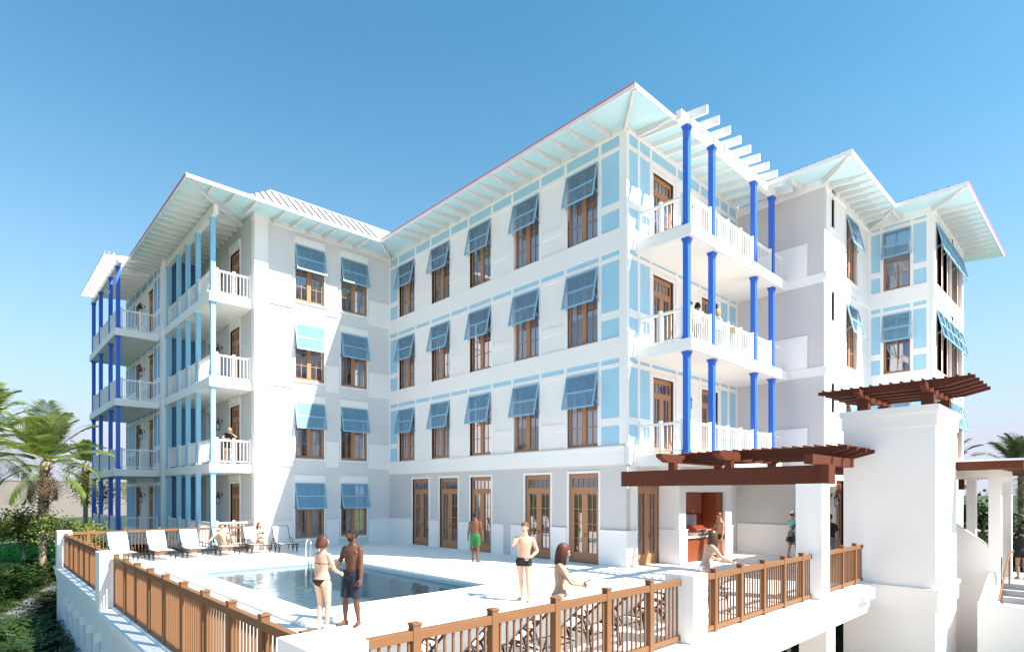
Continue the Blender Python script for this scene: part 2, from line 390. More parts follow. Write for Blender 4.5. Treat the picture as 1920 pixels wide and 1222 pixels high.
# --- F3: balcony face of the middle wing
d3 = [18.24, 21.64]
ops3 = [(u-.67, u+.67, z, z+2.83) for u in d3 for z in FL] + [(16.62, 17.99, 0, 3.19)]
w = MB(); F3.wall(w, 16.24, 24.0, -.5, 14.85, ops3); w.build('wall', M['stucco'], B)
for u in d3:
    for z in FL: add_door(B, F3, u, z, dB)
add_door(B, F3, 17.305, 0, dG)
cells3 = [(16.06, 16.69, 'b', True), (16.69, 17.42, 'b', True), (17.42, 19.14, 'o', True), (19.14, 20.84, 'w', True), (20.84, 22.46, 'o', True), (22.46, 23.2, 'b', True), (23.2, 23.94, 'b', True)]
panels(F3, cells3)
for z in FL: add_lantern(B, F3, 19.75, z+2.25)
tr = MB(); F3.box(tr, 16.0, 24.0, 0, .06, TOP, 14.79); F3.box(tr, 16.0, 24.0, .06, .09, TOP-.01, TOP+.06); F3.box(tr, 16.0, 16.62, 0, .07, 3.46, 4.08)
F3.box(tr, 16.0, 16.06, 0, .055, 4.13, TOP); F1.box(tr, 11.37, 11.5, 0, .055, 4.13, TOP)
tr.build('cornice', M['trim'], B)
wn = MB(); wn.box(15.93, 16.55, 11.36, 11.43, -.2, 1.17); wn.box(15.9, 16.57, 11.33, 11.43, 1.17, 1.23); build_each(wn, 'wainscot', M['wains'], B)
# balconies of the middle wing
col_h = [FL[1]-ST-FL[0], FL[2]-ST-FL[1], 14.18-FL[2]]
cR = [column_mesh(h, .18, M['royal']) for h in col_h]
for k, z in enumerate(FL):
    s = MB(); s.box(16.55, 24.0, 9.37, 11.43, z-ST+.02, z); s.box(16.5, 24.0, 9.32, 9.37, z-ST+.0, z+.004); s.box(16.5, 16.55, 9.37, 11.43, z-ST+.0, z+.004)
    b = s.build('balcony', M['trim'], B)
    c = MB(); c.box(16.56, 23.99, 9.38, 11.42, z-ST-.01, z-ST+.015); c.build('balcony_ceiling', M['under'], b)
    r = MB(); railing(r, (16.69, 11.36), (16.69, 9.75), z, every=.8); r.build('railing', M['trim'], b)
    for xa, xb in ((16.84, 18.17), (18.47, 21.38), (21.68, 22.98), (23.28, 23.95)):
        r = MB(); railing(r, (xa, 9.59), (xb, 9.59), z, every=1.0); r.build('railing', M['trim'], b)
    for x in (16.69, 18.32, 21.53, 23.13): link('column', cR[k], B, (x, 9.59, z))
pg = MB(); pg.box(16.2, 23.3, 9.50, 9.68, 14.18, 14.47)
pgo = pg.build('pergola_beam', M['trim'], B)
for k in range(10):
    x = 16.82+.755*k
    if x > 23.9: break
    r = MB(); r.prism([(x-.04, 11.43, 14.62), (x-.04, 11.43, 14.92), (x-.04, 8.95, 14.60), (x-.04, 8.95, 14.34)], (.08, 0, 0)); r.build('rafter', M['trim'], pgo)
# ground floor outdoor kitchen niche
k = MB()
k.box(17.98, 18.42, 10.62, 11.43, -.1, 3.4); k.box(21.35, 21.85, 10.62, 11.43, -.1, 3.4); k.box(18.42, 21.35, 10.62, 11.43, 2.53, 3.4)
k.build('kitchen_surround', M['stucco'], B)
k = MB(); k.box(17.94, 18.46, 10.58, 11.40, -.1, 1.17); k.box(21.31, 21.89, 10.58, 11.40, -.1, 1.17); k.box(17.92, 18.48, 10.56, 11.40, 1.17, 1.22); k.box(21.29, 21.91, 10.56, 11.40, 1.17, 1.22)
build_each(k, 'wainscot', M['wains'], B)
# --- F4 / F5 / F6 / F7: the right hand wing
T2 = 14.27
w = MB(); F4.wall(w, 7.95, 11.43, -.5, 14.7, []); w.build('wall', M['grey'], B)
ap = MB()
for z in FL: F4.box(ap, 8.55, 11.38, 0, .05, z+.02, z+1.3); F4.box(ap, 7.95, 11.4, 0, .03, z-.34, z+.01)
F4.box(ap, 7.95, 11.38, 0, .06, -.2, 1.17); F4.box(ap, 7.95, 11.38, 0, .085, 1.17, 1.22)
F4.box(ap, 7.9, 11.4, 0, .06, T2, 14.585)
build_each(ap, 'apron_panel', M['wains'], B)
slit = [(24.9, z+1.55) for z in SILL]; u5 = 27.2
ops5 = [(24.9-.17, 24.9+.17, z, z+1.15) for (_, z) in slit] + [(u5-.7, u5+.7, z, z+WH) for z in SILL] + [(25.25, 26.2, 0, 3.0)]
w = MB(); F5.wall(w, 24.24, 29.6, -.5, 14.7, ops5); w.build('wall', M['stucco'], B)
for (u, z) in slit: add_window(B, F5, u, z, wS, None, lintS, 1.15)
for z in SILL: add_window(B, F5, u5, z, wA, shA, lint)
add_door(B, F5, 25.725, 0, dS); add_lantern(B, F5, 24.75, 2.3)
ap = MB()
for z in SILL: F5.box(ap, 24.3, 26.4, 0, .045, z-.36, z+.86); F5.box(ap, 28.0, 29.58, 0, .045, z-.36, z+.86); F5.box(ap, 24.0, 29.55, .0, .075, z-.62, z-.37)
F5.box(ap, 23.95, 29.55, 0, .06, T2, 14.585); build_each(ap, 'apron_panel', M['wains'], B)
u6 = 6.86
ops6 = [(u6-.51, u6+.51, z, z+WH) for z in SILL]
w = MB(); F6.wall(w, 5.55, 7.95, -3, 14.7, ops6); w.build('wall', M['stucco'], B)
SV = TOP; TOP = T2
panels(F6, [(7.42, 7.9, 'b', True), (6.3, 7.42, 'o', True), (5.72, 6.3, 'b', True)])
for z in SILL: add_window(B, F6, u6, z, wN, shN)
u7 = [30.5+1.15*i for i in range(5)]
ops7 = [(u-.51, u+.51, z, z+WH) for u in u7 for z in SILL]
w = MB(); F7.wall(w, 29.84, 36, -3, 14.7, ops7); w.build('wall', M['stucco'], B)
panels(F7, [(29.66, 29.92, 'b', True)] + [c for u in u7 for c in ((u-.58, u+.57, 'o', True),)] + [(35.67, 35.94, 'b', True)])
TOP = SV
for u in u7:
    for z in SILL: add_window(B, F7, u, z, wN, shN)
tr = MB(); F6.box(tr, 5.5, 7.9, 0, .06, T2, 14.585); F7.box(tr, 29.6, 36, 0, .06, T2, 14.585); tr.box(36, 36.2, 5.55, 12, -3, 14.6)
tr.build('cornice', M['trim'], B)
# --- left wing end: light blue columns and balconies
dL = [28.7, 32.35]
opsL = [(u-.67, u+.67, z, z+2.83) for u in dL for z in FL+(.12,)]
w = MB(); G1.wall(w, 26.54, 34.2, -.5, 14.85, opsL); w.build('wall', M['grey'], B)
for u in dL:
    for z in FL+(.12,):
        add_door(B, G1, u, z, dB); link('lintel', lint, B, G1.p(u, 0, z+2.93), G1.rz)
for z in FL+(.12,): add_lantern(B, G1, 30.6, z+2.2)
w = MB(); G2.wall(w, 7.69, 9.15, -.5, 14.85, []); w.build('wall', M['deep'], B)
for u in (7.75, 8.2, 8.65):
    tr = MB(); G2.box(tr, u-.03, u+.03, 0, .03, 0, 14.5); tr.build('batten', M['deep'], B)
cL = [column_mesh(h, .18, M['lblue']) for h in col_h]; cL0 = column_mesh(FL[0]-ST-.2, .18, M['lblue'])
for k, z in enumerate((.2,)+FL):
    s = MB(); s.box(7.42, 9.15, 26.40, 34.3, z-ST+.02, z); s.box(7.37, 9.13, 26.35, 26.40, z-ST, z+.004); s.box(7.37, 7.42, 26.40, 34.2, z-ST, z+.004)
    b = s.build('balcony', M['trim'], B)
    c = MB(); c.box(7.43, 9.14, 26.41, 34.19, z-ST-.01, z-ST+.015); c.build('balcony_ceiling', M['trim'], b)
    r = MB(); railing(r, (7.72, 26.55), (9.08, 26.55), z, every=.7); r.build('railing', M['trim'], b)
    for ya, yb_ in ((26.7, 28.53), (28.83, 30.17), (30.47, 31.8), (32.1, 33.8)):
        r = MB(); railing(r, (7.56, ya), (7.56, yb_), z, every=1.9); r.build('railing', M['trim'], b)
    for y in (26.55, 28.68, 30.32, 31.95, 33.95): link('column', (cL0 if k == 0 else cL[k-1]), B, (7.56, y, z))
bm_ = MB(); bm_.box(7.47, 7.65, 26.1, 34.2, 14.18, 14.58); bm_.build('porch_beam', M['trim'], B)
# --- left wing outer face with royal blue columns
dO = [37.35, 40.5]
opsO = [(u-.67, u+.67, z, z+2.83) for u in dO for z in FL+(.12,)]
w = MB(); G3.wall(w, 34.2, 44.2, -.5, 14.85, opsO); w.build('wall', M['stucco'], B)
panels(G3, [(34.5, 35.1, 'b', True), (35.1, 35.75, 'b', True), (35.75, 36.6, 'b', True), (36.6, 38.1, 'o', True), (38.1, 39.75, 'w', True), (39.75, 41.25, 'o', True), (41.25, 42.2, 'b', True), (42.2, 43.2, 'b', True), (43.2, 44.1, 'b', True)], 'mblue')
bl = MB(); tr = MB()
for (a, b) in ((34.5, 35.1), (35.1, 35.75), (35.75, 36.6), (41.25, 42.2), (42.2, 43.2), (43.2, 44.1)):
    G3.box(bl, a+.06, b-.06, 0, .012, .2, 3.4)
for z in (.0, 2.7): G3.box(tr, 34.2, 44.2, 0, .03, z+.2, z+.4)
G3.box(tr, 34.14, 34.46, -.3, .14, -.3, 14.6); G3.box(tr, 34.46, 44.1, 0, .06, 14.572, 14.79)
build_each(bl, 'blue_board', M['mblue'], B); build_each(tr, 'trim_board', M['trim'], B)
for u in dO:
    for z in FL+(.12,): add_door(B, G3, u, z, dB)
for z in FL+(.12,): add_lantern(B, G3, 38.9, z+2.2)
cR0 = column_mesh(FL[0]-ST-.2, .2, M['royal'])
for k, z in enumerate((.2,)+FL):
    s = MB(); s.box(5.5, 7.45, 35.45, 43.8, z-ST+.02, z); s.box(5.45, 7.4, 35.4, 35.45, z-ST, z+.004); s.box(5.45, 5.5, 35.45, 43.8, z-ST, z+.004)
    b = s.build('balcony', M['trim'], B)
    c = MB(); c.box(5.51, 7.44, 35.46, 43.79, z-ST-.01, z-ST+.015); c.build('balcony_ceiling', M['under'], b)
    r = MB(); railing(r, (5.8, 35.62), (7.4, 35.62), z, every=.8); r.build('railing', M['trim'], b)
    for ya, yb_ in ((35.78, 37.6), (37.9, 40.75), (41.05, 43.35)):
        r = MB(); railing(r, (5.63, ya), (5.63, yb_), z, every=1.6); r.build('railing', M['trim'], b)
    for y in (35.62, 37.75, 40.9, 43.5): link('column', (cR0 if k == 0 else cR[k-1]), B, (5.63, y, z))
pg = MB(); pg.box(5.55, 5.72, 34.9, 43.8, 14.18, 14.47); pgo = pg.build('pergola_beam', M['trim'], B)
for k in range(11):
    y = 35.4+.75*k
    r = MB(); r.prism([(7.45, y-.04, 14.62), (7.45, y-.04, 14.92), (4.95, y-.04, 14.55), (4.95, y-.04, 14.3)], (0, .08, 0)); r.build('rafter', M['trim'], pgo)
for k in range(3):
    x = 5.0+.2*k
    pr_ = MB(); pr_.beam((x, 35.2, 14.62+.03*k), (x, 43.4, 14.62+.03*k), .03, .06); pr_.build('purlin', M['trim'], pgo)
sf = MB(); sf.box(5.75, 7.45, 37.02, 44.0, 14.86, 14.92); sf.build('porch_ceiling', M['trim'], B)
# --- rooms behind the windows
rm = MB(); rf = MB(); cu = MB()
for z in (.0,)+FL:
    rf.box(16.3, 23.7, 11.75, 36, z-.06, z+.0); rf.box(9.45, 16.3, 26.6, 36, z-.06, z+.0); rf.box(24.3, 36, 8.25, 14, z-.06, z); rf.box(29.9, 35.9, 5.85, 8.25, z-.06, z); rf.box(7.75, 9.45, 34.5, 44, z-.06, z); rf.box(9.45, 12, 36, 44, z-.06, z)
for z in (.0,)+FL:
    t = z+3.5
    rm.box(16.26, 24, 11.7, 36, t-.25, t-.1) if z > 11 else None
    rm.box(20.4, 20.5, 14.5, 26, z, z+3.45); rm.box(16.3, 20.4, 22.9, 23.0, z, z+3.45); rm.box(16.3, 20.4, 17.5, 17.6, z, z+3.45); rm.box(16.3, 23.6, 14.4, 14.5, z, z+3.45)
    rm.box(9.5, 16.2, 30.4, 30.5, z, z+3.45); rm.box(12.8, 12.9, 26.6, 30.4, z, z+3.45); rm.box(24.3, 36, 11, 11.1, z, z+3.45); rm.box(32.8, 32.9, 5.85, 11, z, z+3.45); rm.box(11, 11.1, 30.5, 44, z, z+3.45)
rm.box(23.7, 23.8, 14.5, 36, 0, 14.4); rm.box(23.6, 23.7, 11.8, 14.4, 0, 14.4)
build_each(rm, 'interior_wall', M['room'], B); build_each(rf, 'interior_floor', M['roomf'], B)
rr = random.Random(3)
def curt(fac, u, z, h):
    for s in (-1, 1):
        if rr.random() < .65:
            wdt = .18+.3*rr.random(); n = 8
            for i in range(n):
                a = u+s*(.7-wdt*i/n); b = u+s*(.7-wdt*(i+1)/n); e = -.34-.05*(i % 2); g = -.34-.05*((i+1) % 2)
                cu.quad(fac.p(a, e, z+.02), fac.p(b, g, z+.02), fac.p(b, g, z+h), fac.p(a, e, z+h))
for i, u in enumerate(bays):
    for k, z in enumerate(SILL):
        if (i, k) in ((2, 2), (1, 2), (2, 1)): curt(F1, u, z, 2.5); continue
        bd = MB(); lo = z+(.0 if rr.random() < .75 else .5+rr.random()*.9); F1.box(bd, u-.69, u+.69, -.20, -.19, lo, z+2.57); bd.build('blind', M['blind'], B)
for u in u2:
    for z in SILL+(zg,): curt(F2, u, z, 2.5)
cu.build('curtain', M['curtain'], B, fix=False)
# --- roofs: low pitched eaves with open rafter tails, steeper above
PS = .11; EZ = 14.62; E2 = 14.42
def tail(roof, fac, u, o, z, w=.05, start=0.0):
    """one kinked rafter tail; z = soffit height at the eave, o = overhang"""
    zw = z+PS*(o-start)
    k0 = o-.5 if o > 2 else max(start+.05, o*.67)
    prof = [(start, zw-.22 if o < 2 else zw-.27), (start, zw-.005), (o-.03, z+.002), (o-.03, z-.035), (k0, z-.08), (k0-.025, z-.115)]
    if start: prof = [(start, zw-.12), (start, zw-.005), (o-.03, z+.002), (o-.03, z-.035), (k0, z-.12)]
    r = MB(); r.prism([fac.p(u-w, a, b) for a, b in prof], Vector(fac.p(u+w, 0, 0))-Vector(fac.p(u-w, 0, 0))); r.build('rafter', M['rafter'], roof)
def eaves(roof, fac, o, z, first, step, n):
    for k in range(n): tail(roof, fac, first+step*k, o, z)
def hiprafter(roof, p, q, z, rise):
    p = Vector(p); q = Vector(q); d = (q-p); L = d.length; d /= L; sd = Vector((-d.y, d.x, 0))*.05; zw = z+rise
    prof = [(0, zw-.25), (0, zw-.004), (L-.05, z), (L-.05, z-.04), (L*.68, z-.10), (L*.66, z-.14)]
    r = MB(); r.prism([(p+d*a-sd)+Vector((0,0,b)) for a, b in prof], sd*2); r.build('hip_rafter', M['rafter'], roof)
def slope(mb, sm, e0, e1, t0, t1, nseam):
    """one roof plane from eave e0-e1 up to t0-t1 with standing seams"""
    e0, e1, t0, t1 = map(Vector, (e0, e1, t0, t1))
    mb.quad(e0, e1, t1, t0)
    nrm = (e1-e0).cross(t0-e0).normalized()
    if nrm.z < 0: nrm = -nrm
    ed = (e1-e0).normalized(); up = (nrm.cross(ed)).normalized()
    if up.z < 0: up = -up
    for i in range(nseam):
        a = e0.lerp(e1, (i+.5)/nseam); best = None
        for (p, q) in ((t0, t1), (e0, t0), (e1, t1)):
            d = q-p; n2 = nrm.cross(d); den = up.dot(n2)
            if abs(den) < 1e-6: continue
            s_ = (p-a).dot(n2)/den
            if s_ > .02:
                k = (a+up*s_-p).dot(d)/max(d.length_squared, 1e-9)
                if -.001 <= k <= 1.001 and (best is None or s_ < best): best = s_
        if best and best > .3: sm.beam(a+up*.03+nrm*.025, a+up*(best-.03)+nrm*.025, .05, .06, nrm)
zE = 14.73; d1 = 2.0; zB = zE+.22*d1; d2 = 4.93; zT = 17.72
xe, ye, lx, ry, bx, by = 14.53, 24.65, 6.1, 10.06, 27.0, 40.0
def ring(d, z): return dict(LA=(lx+d, 37.0, z), LB=(lx+d, ye+d, z), V=(xe+d, ye+d, z), MA=(xe+d, ry+d, z), MB_=(bx, ry+d, z))
r0, r1, r2 = ring(0, zE), ring(d1, zB), ring(d2, zT)
roof = MB(); sm = MB()
for lo, hi in ((r0, r1), (r1, r2)):
    slope(roof, sm, lo['LB'], lo['LA'], hi['LB'], hi['LA'], 22); slope(roof, sm, lo['LB'], lo['V'], hi['LB'], hi['V'], 21)
    slope(roof, sm, lo['MA'], lo['V'], hi['MA'], hi['V'], 36)
slope(roof, sm, r0['MA'], (23.9, ry, zE), r1['MA'], (23.9, ry+d1, zB), 16); slope(roof, sm, r1['MA'], r1['MB_'], r2['MA'], r2['MB_'], 20)
roof.quad((lx+d2, ye+d2, zT), (lx+d2, by, zT), (bx, by, zT), (bx, ye+d2, zT)); roof.quad((xe+d2, ye+d2, zT), (bx, ye+d2, zT), (bx, ry+d2, zT), (xe+d2, ry+d2, zT))
RF = roof.build('roof', M['metal'], B, fix=False); sm.build('standing_seam', M['seam'], RF)
s0 = ring(0, EZ); D = 3.05; s1 = ring(D, EZ+PS*D)
def soff(quads, R):
    for q in quads:
        m = MB(); m.quad(*q); m.build('soffit', M['soffit'], R, fix=False)
soff(((s0['LB'], s0['LA'], s1['LA'], s1['LB']), (s0['LB'], s0['V'], s1['V'], s1['LB']), (s0['MA'], s0['V'], s1['V'], s1['MA']), (s0['MA'], (23.99, ry, EZ), (23.99, ry+D, EZ+PS*D), s1['MA'])), RF)
fa = MB(); fb = EZ-.03
fa.box(lx-.03, lx, ye-.03, 37, fb, zE); fa.box(lx, xe, ye-.03, ye, fb, zE); fa.box(xe-.03, xe, ry-.03, ye-.03, fb, zE); fa.box(xe, 22.9, ry-.03, ry, fb, zE)
fa.build('fascia', M['trim'], RF)
rd = MB(); rd.box(lx-.045, lx-.03, ye-.03, 37, zE-.06, zE+.035); rd.box(xe-.045, xe-.03, ry-.03, ye-.03, zE-.015, zE+.03); build_each(rd, 'drip_edge', M['red'], RF)
cap = MB(); cap.beam(r2['LB'], r2['V'], .14, .08); cap.build('ridge_cap', M['metal'], RF)
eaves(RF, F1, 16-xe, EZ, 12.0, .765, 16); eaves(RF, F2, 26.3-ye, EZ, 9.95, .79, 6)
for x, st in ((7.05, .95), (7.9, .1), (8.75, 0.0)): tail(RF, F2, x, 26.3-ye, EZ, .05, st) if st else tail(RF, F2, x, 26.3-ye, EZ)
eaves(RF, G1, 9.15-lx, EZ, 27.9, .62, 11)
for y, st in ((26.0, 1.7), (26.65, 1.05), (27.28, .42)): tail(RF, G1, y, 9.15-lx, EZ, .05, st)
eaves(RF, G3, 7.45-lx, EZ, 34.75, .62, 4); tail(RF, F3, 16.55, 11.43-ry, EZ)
hiprafter(RF, (16, 11.5, 0), (xe+.02, ry+.03, 0), EZ, PS*1.42); hiprafter(RF, (9.15, 27.7, 0), (lx+.02, ye+.02, 0), EZ, PS*3.05); hiprafter(RF, (16.0, 26.15, 0), (xe+.02, ye+.02, 0), EZ, PS*1.5)
up_ = MB(); G1.box(up_, 28.0, 34.2, -.2, 0, 14.852, 14.97); up_.build('wall', M['grey'], B)
# right wing roof (a step lower)
z2 = 14.55; roof = MB(); sm = MB(); ax, ay, cx, cy = 22.6, 6.6, 28.2, 4.2
def ring2(d, z): return dict(A=(ax+d, 9.9, z), Bq=(ax+d, ay+d, z), V=(cx+d, ay+d, z), Cq=(cx+d, cy+d, z), D=(38, cy+d, z))
q0, q1, q2 = ring2(0, z2), ring2(2, z2+.22*2), ring2(3.6, z2+1.6)
for lo, hi in ((q0, q1), (q1, q2)):
    slope(roof, sm, lo['Bq'], lo['A'], hi['Bq'], hi['A'], 12); slope(roof, sm, lo['Bq'], lo['V'], hi['Bq'], hi['V'], 14)
    slope(roof, sm, lo['Cq'], lo['V'], hi['Cq'], hi['V'], 6); slope(roof, sm, lo['Cq'], lo['D'], hi['Cq'], hi['D'], 22)
RR = roof.build('roof', M['metal'], B, fix=False); sm.build('standing_seam', M['seam'], RR)
s0 = ring2(0, E2); s1 = ring2(1.9, E2+PS*1.9)
soff(((s0['Bq'], s0['A'], s1['A'], s1['Bq']), (s0['Bq'], s0['V'], s1['V'], s1['Bq']), (s0['Cq'], s0['V'], s1['V'], s1['Cq']), (s0['Cq'], s0['D'], s1['D'], s1['Cq'])), RR)
fa = MB(); fb = E2-.03
fa.box(ax-.03, ax, ay-.03, 9.9, fb, z2); fa.box(ax, cx, ay-.03, ay, fb, z2); fa.box(cx-.03, cx, cy-.03, ay-.03, fb, z2); fa.box(cx, 38, cy-.03, cy, fb, z2)
fa.box(ax, 24, 9.87, 9.9, E2-.03, 14.9); fa.build('fascia', M['trim'], RR)
rd = MB(); rd.box(cx, 38, cy-.045, cy-.03, z2-.05, z2+.03); rd.build('drip_edge', M['red'], RR)
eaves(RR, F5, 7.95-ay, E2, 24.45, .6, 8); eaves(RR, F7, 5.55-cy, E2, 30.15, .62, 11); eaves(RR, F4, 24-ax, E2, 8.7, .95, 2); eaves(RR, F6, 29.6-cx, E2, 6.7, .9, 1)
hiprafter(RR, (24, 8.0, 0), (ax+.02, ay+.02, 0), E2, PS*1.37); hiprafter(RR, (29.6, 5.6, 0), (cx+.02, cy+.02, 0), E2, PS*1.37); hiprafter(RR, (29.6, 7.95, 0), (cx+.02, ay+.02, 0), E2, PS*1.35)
# ------------------------------------------------------------------ ground, deck, pool
def gz(x, y):
    """height of the garden"""
    def ss(a, b, t): t = min(1, max(0, (t-a)/(b-a))); return t*t*(3-2*t)
    k = ss(25, 33, y+.25*max(0, -x))
    h = -2.6+1.25*k
    h += .95*ss(3.4, 6.0, x)*ss(26.0, 27.5, y)*1.0+ (.15*ss(46, 60, y))
    return h
g = MB(); rr = random.Random(11)
xs = [-1500, -600, -250, -120, -70]+[-50+2*i for i in range(0, 66)]+[100, 160, 300, 700, 1500]
ys = [-300, -100, -40]+[-20+2*i for i in range(0, 56)]+[110, 140, 200, 300, 600, 1200, 2500]
for y in ys:
    for x in xs: g.v.append((x, y, gz(x, y)+(.06*math.sin(x*.7)*math.cos(y*.9) if -50 < x < 60 and -20 < y < 90 else 0)))
nx = len(xs)
for j in range(len(ys)-1):
    for i in range(nx-1): g.f.append((j*nx+i, j*nx+i+1, (j+1)*nx+i+1, (j+1)*nx+i))
struct(g.build('ground', M['lawn'], smooth=True, fix=False))
for nm, (a, b, c, d) in (('bounce_plaza', (-70, 17.5, -90, 11)), ('bounce_plaza', (17.5, 70, -90, .5))):  # unseen pale ground, added to bounce warm light onto the walls
    pv = MB(); pv.quad((a, c, -2.53), (b, c, -2.53), (b, d, -2.53), (a, d, -2.53)); struct(pv.build(nm, M['bounce_paving'], fix=False))
pa = MB()
cl = [(-12, 12), (-5, 19.5), (-1.2, 24.6), (1.0, 27.7), (2.6, 30.6), (4.0, 33.8), (3.6, 42)]
for i in range(len(cl)-1):
    a = Vector(cl[i]); b = Vector(cl[i+1]); d = (b-a).normalized(); n_ = Vector((-d.y, d.x))*.42
    for k in range(6):
        p = a.lerp(b, k/6); q = a.lerp(b, (k+1)/6)
        pa.quad(*[(v.x, v.y, gz(v.x, v.y)+.075) for v in (p-n_, q-n_, q+n_, p+n_)])
struct(pa.build('path', M['pathm'], fix=False))
# deck slab with a hole for the pool
PX0, PX1, PY0, PY1 = 5.15, 9.95, 11.5, 20.4
d = MB()
d.box(2.3, PX0, 4.75, 26.3, -.6, 0); d.box(PX1, 16.2, 4.75, 26.3, -.6, 0); d.box(16.2, 24.1, 4.75, 11.55, -.6, -.001); d.box(24.1, 29.0, 5.6, 8.0, -.6, -.001)
d.box(PX0, PX1, 4.75, PY0, -.6, 0); d.box(PX0, PX1, PY1, 26.3, -.6, 0)
struct(d.build('pool_deck', M['deck']))
cp = MB()
cp.box(4.48, PX0, 10.42, 20.9, .002, .075); cp.box(PX1, 10.7, 10.42, 20.9, .002, .075); cp.box(PX0, PX1, 10.42, PY0, .002, .075); cp.box(PX0, PX1, PY1, 20.9, .002, .075)
struct(cp.build('pool_coping', M['deck']))
pb = MB()
pb.quad((PX0,PY0,-1.0),(PX1,PY0,-1.0),(PX1,PY1,-1.0),(PX0,PY1,-1.0))
pb.quad((PX0,PY0,-1.0),(PX1,PY0,-1.0),(PX1,PY0,0),(PX0,PY0,0)); pb.quad((PX0,PY1,-1.0),(PX1,PY1,-1.0),(PX1,PY1,0),(PX0,PY1,0))
pb.quad((PX0,PY0,-1.0),(PX0,PY1,-1.0),(PX0,PY1,0),(PX0,PY0,0)); pb.quad((PX1,PY0,-1.0),(PX1,PY1,-1.0),(PX1,PY1,0),(PX1,PY0,0))
for k in (pb,):
    k.v = [(x+(.003 if x < 6 else -.003), y+(.003 if y < 15 else -.003), z) for x, y, z in k.v]
struct(pb.build('pool_basin', M['tile'], fix=False))
wm = bpy.data.materials.new('pool_water'); wm.use_nodes = True; nt = wm.node_tree; N = nt.nodes; L = nt.links
N.remove(N['Principled BSDF'])
tr_ = N.new('ShaderNodeBsdfTransparent'); tr_.inputs[0].default_value = (.72,.82,.86,1)
gl_ = N.new('ShaderNodeBsdfGlossy'); gl_.inputs['Roughness'].default_value = .09; gl_.inputs['Color'].default_value = (.50,.58,.63,1)
fr = N.new('ShaderNodeFresnel'); fr.inputs['IOR'].default_value = 1.45
ad = N.new('ShaderNodeMath'); ad.operation = 'ADD'; ad.use_clamp = True; ad.inputs[1].default_value = .26
mx = N.new('ShaderNodeMixShader'); tc = N.new('ShaderNodeTexCoord'); nz = N.new('ShaderNodeTexNoise'); nz.inputs['Scale'].default_value = 1.6; nz.inputs['Detail'].default_value = 3
mp = N.new('ShaderNodeMapping'); mp.inputs['Scale'].default_value = (1.4, .9, 1); bp = N.new('ShaderNodeBump'); bp.inputs['Strength'].default_value = .14; bp.inputs['Distance'].default_value = .12
L.new(tc.outputs['Object'], mp.inputs[0]); L.new(mp.outputs[0], nz.inputs['Vector']); L.new(nz.outputs['Fac'], bp.inputs['Height'])
L.new(bp.outputs[0], gl_.inputs['Normal']); L.new(bp.outputs[0], fr.inputs['Normal'])
L.new(fr.outputs[0], ad.inputs[0]); L.new(ad.outputs[0], mx.inputs[0]); L.new(tr_.outputs[0], mx.inputs[1]); L.new(gl_.outputs[0], mx.inputs[2]); L.new(mx.outputs[0], N['Material Output'].inputs['Surface'])
w = MB(); w.quad((PX0+.01,PY0+.01,-.09),(PX1-.01,PY0+.01,-.09),(PX1-.01,PY1-.01,-.09),(PX0+.01,PY1-.01,-.09))
struct(w.build('pool_water', wm, fix=False))
# pool ladder
t = thing('pool_ladder', 'steel pool ladder with curved handrails at the far edge of the pool', 'pool ladder', (9.35, PY1, 0))
def arc(x): return [(x, -.3, -1.0), (x, -.12, -.4), (x, -.1, .55), (x, -.05, .72), (x, .06, .80), (x, .2, .78), (x, .3, .66), (x, .34, .45), (x, .34, .04)]
for x in (-.27, .27):
    r = MB(); r.tube(arc(x), .024, 8); r.build('handrail', M['chrome'], t, smooth=True)
for z in (-.3, -.6):
    r = MB(); r.box(-.25, .25, -.27, -.12, z, z+.03); r.build('tread', M['chrome'], t)
# ------------------------------------------------------------------ edge of the deck: retaining walls with a ledge
pl = thing('retaining_wall', 'white stucco wall under the left edge of the pool deck with a row of narrow slots', 'wall', (2.2, 15, -1))
def rel(mb, t):
    x, y, z = t.location; mb.v = [(a-x, b-y, c-z) for a, b, c in mb.v]; return mb
slots = [(22.75-1.22*i) for i in range(6)]
w = MB(); ops = [(y-.1, y+.1, -1.72, -.82) for y in slots]
Fac('X', 2.27).wall(w, 4.6, 25.75, -3.2, -.30, ops, .04); rel(w, pl).build('wall', M['ledge'], pl)
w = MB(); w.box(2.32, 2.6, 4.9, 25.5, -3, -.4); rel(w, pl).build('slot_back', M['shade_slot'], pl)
w = MB()
for y in slots: w.box(2.15, 2.29, y-.13, y+.13, -1.02, -.80)
build_each(rel(w, pl), 'slot_hood', M['trim'], pl)
w = MB(); w.box(2.06, 2.6, 4.42, 15.3, -.15, -.05); w.box(2.13, 2.6, 4.5, 15.3, -.36, -.152); w.box(2.17, 2.6, 15.32, 25.75, -.15, -.05); w.box(2.21, 2.6, 15.32, 25.7, -.36, -.152); w.box(2.02, 2.06, 4.42, 15.3, -.13, -.06)
rel(w, pl).build('ledge', M['ledge'], pl)
pr2 = thing('retaining_wall', 'white stepped fascia under the right edge of the deck over the garage opening', 'wall', (9, 4.6, -1))
w = MB(); w.box(2.62, 16.35, 4.45, 5.1, -.02, .04); w.box(2.62, 16.33, 4.5, 5.1, -.16, -.022); w.box(2.62, 16.3, 4.55, 5.1, -.24, -.162); w.box(16.35, 17.15, 4.46, 5.12, -.24, .035)
rel(w, pr2).build('ledge', M['trim'], pr2)
w = MB(); w.box(2.6, 17.1, 4.62, 5.2, -.62, -.242); w.box(2.6, 11.0, 4.64, 5.2, -3.2, -.622) ; w.box(14.06, 14.6, 4.60, 5.2, -3.2, -.2)
rel(w, pr2).build('wall', M['stucco'], pr2)
w = MB(); w.box(14.6, 18.3, 7.0, 7.2, -3.2, -.6); rel(w, pr2).build('garage_wall', M['grey'], pr2)
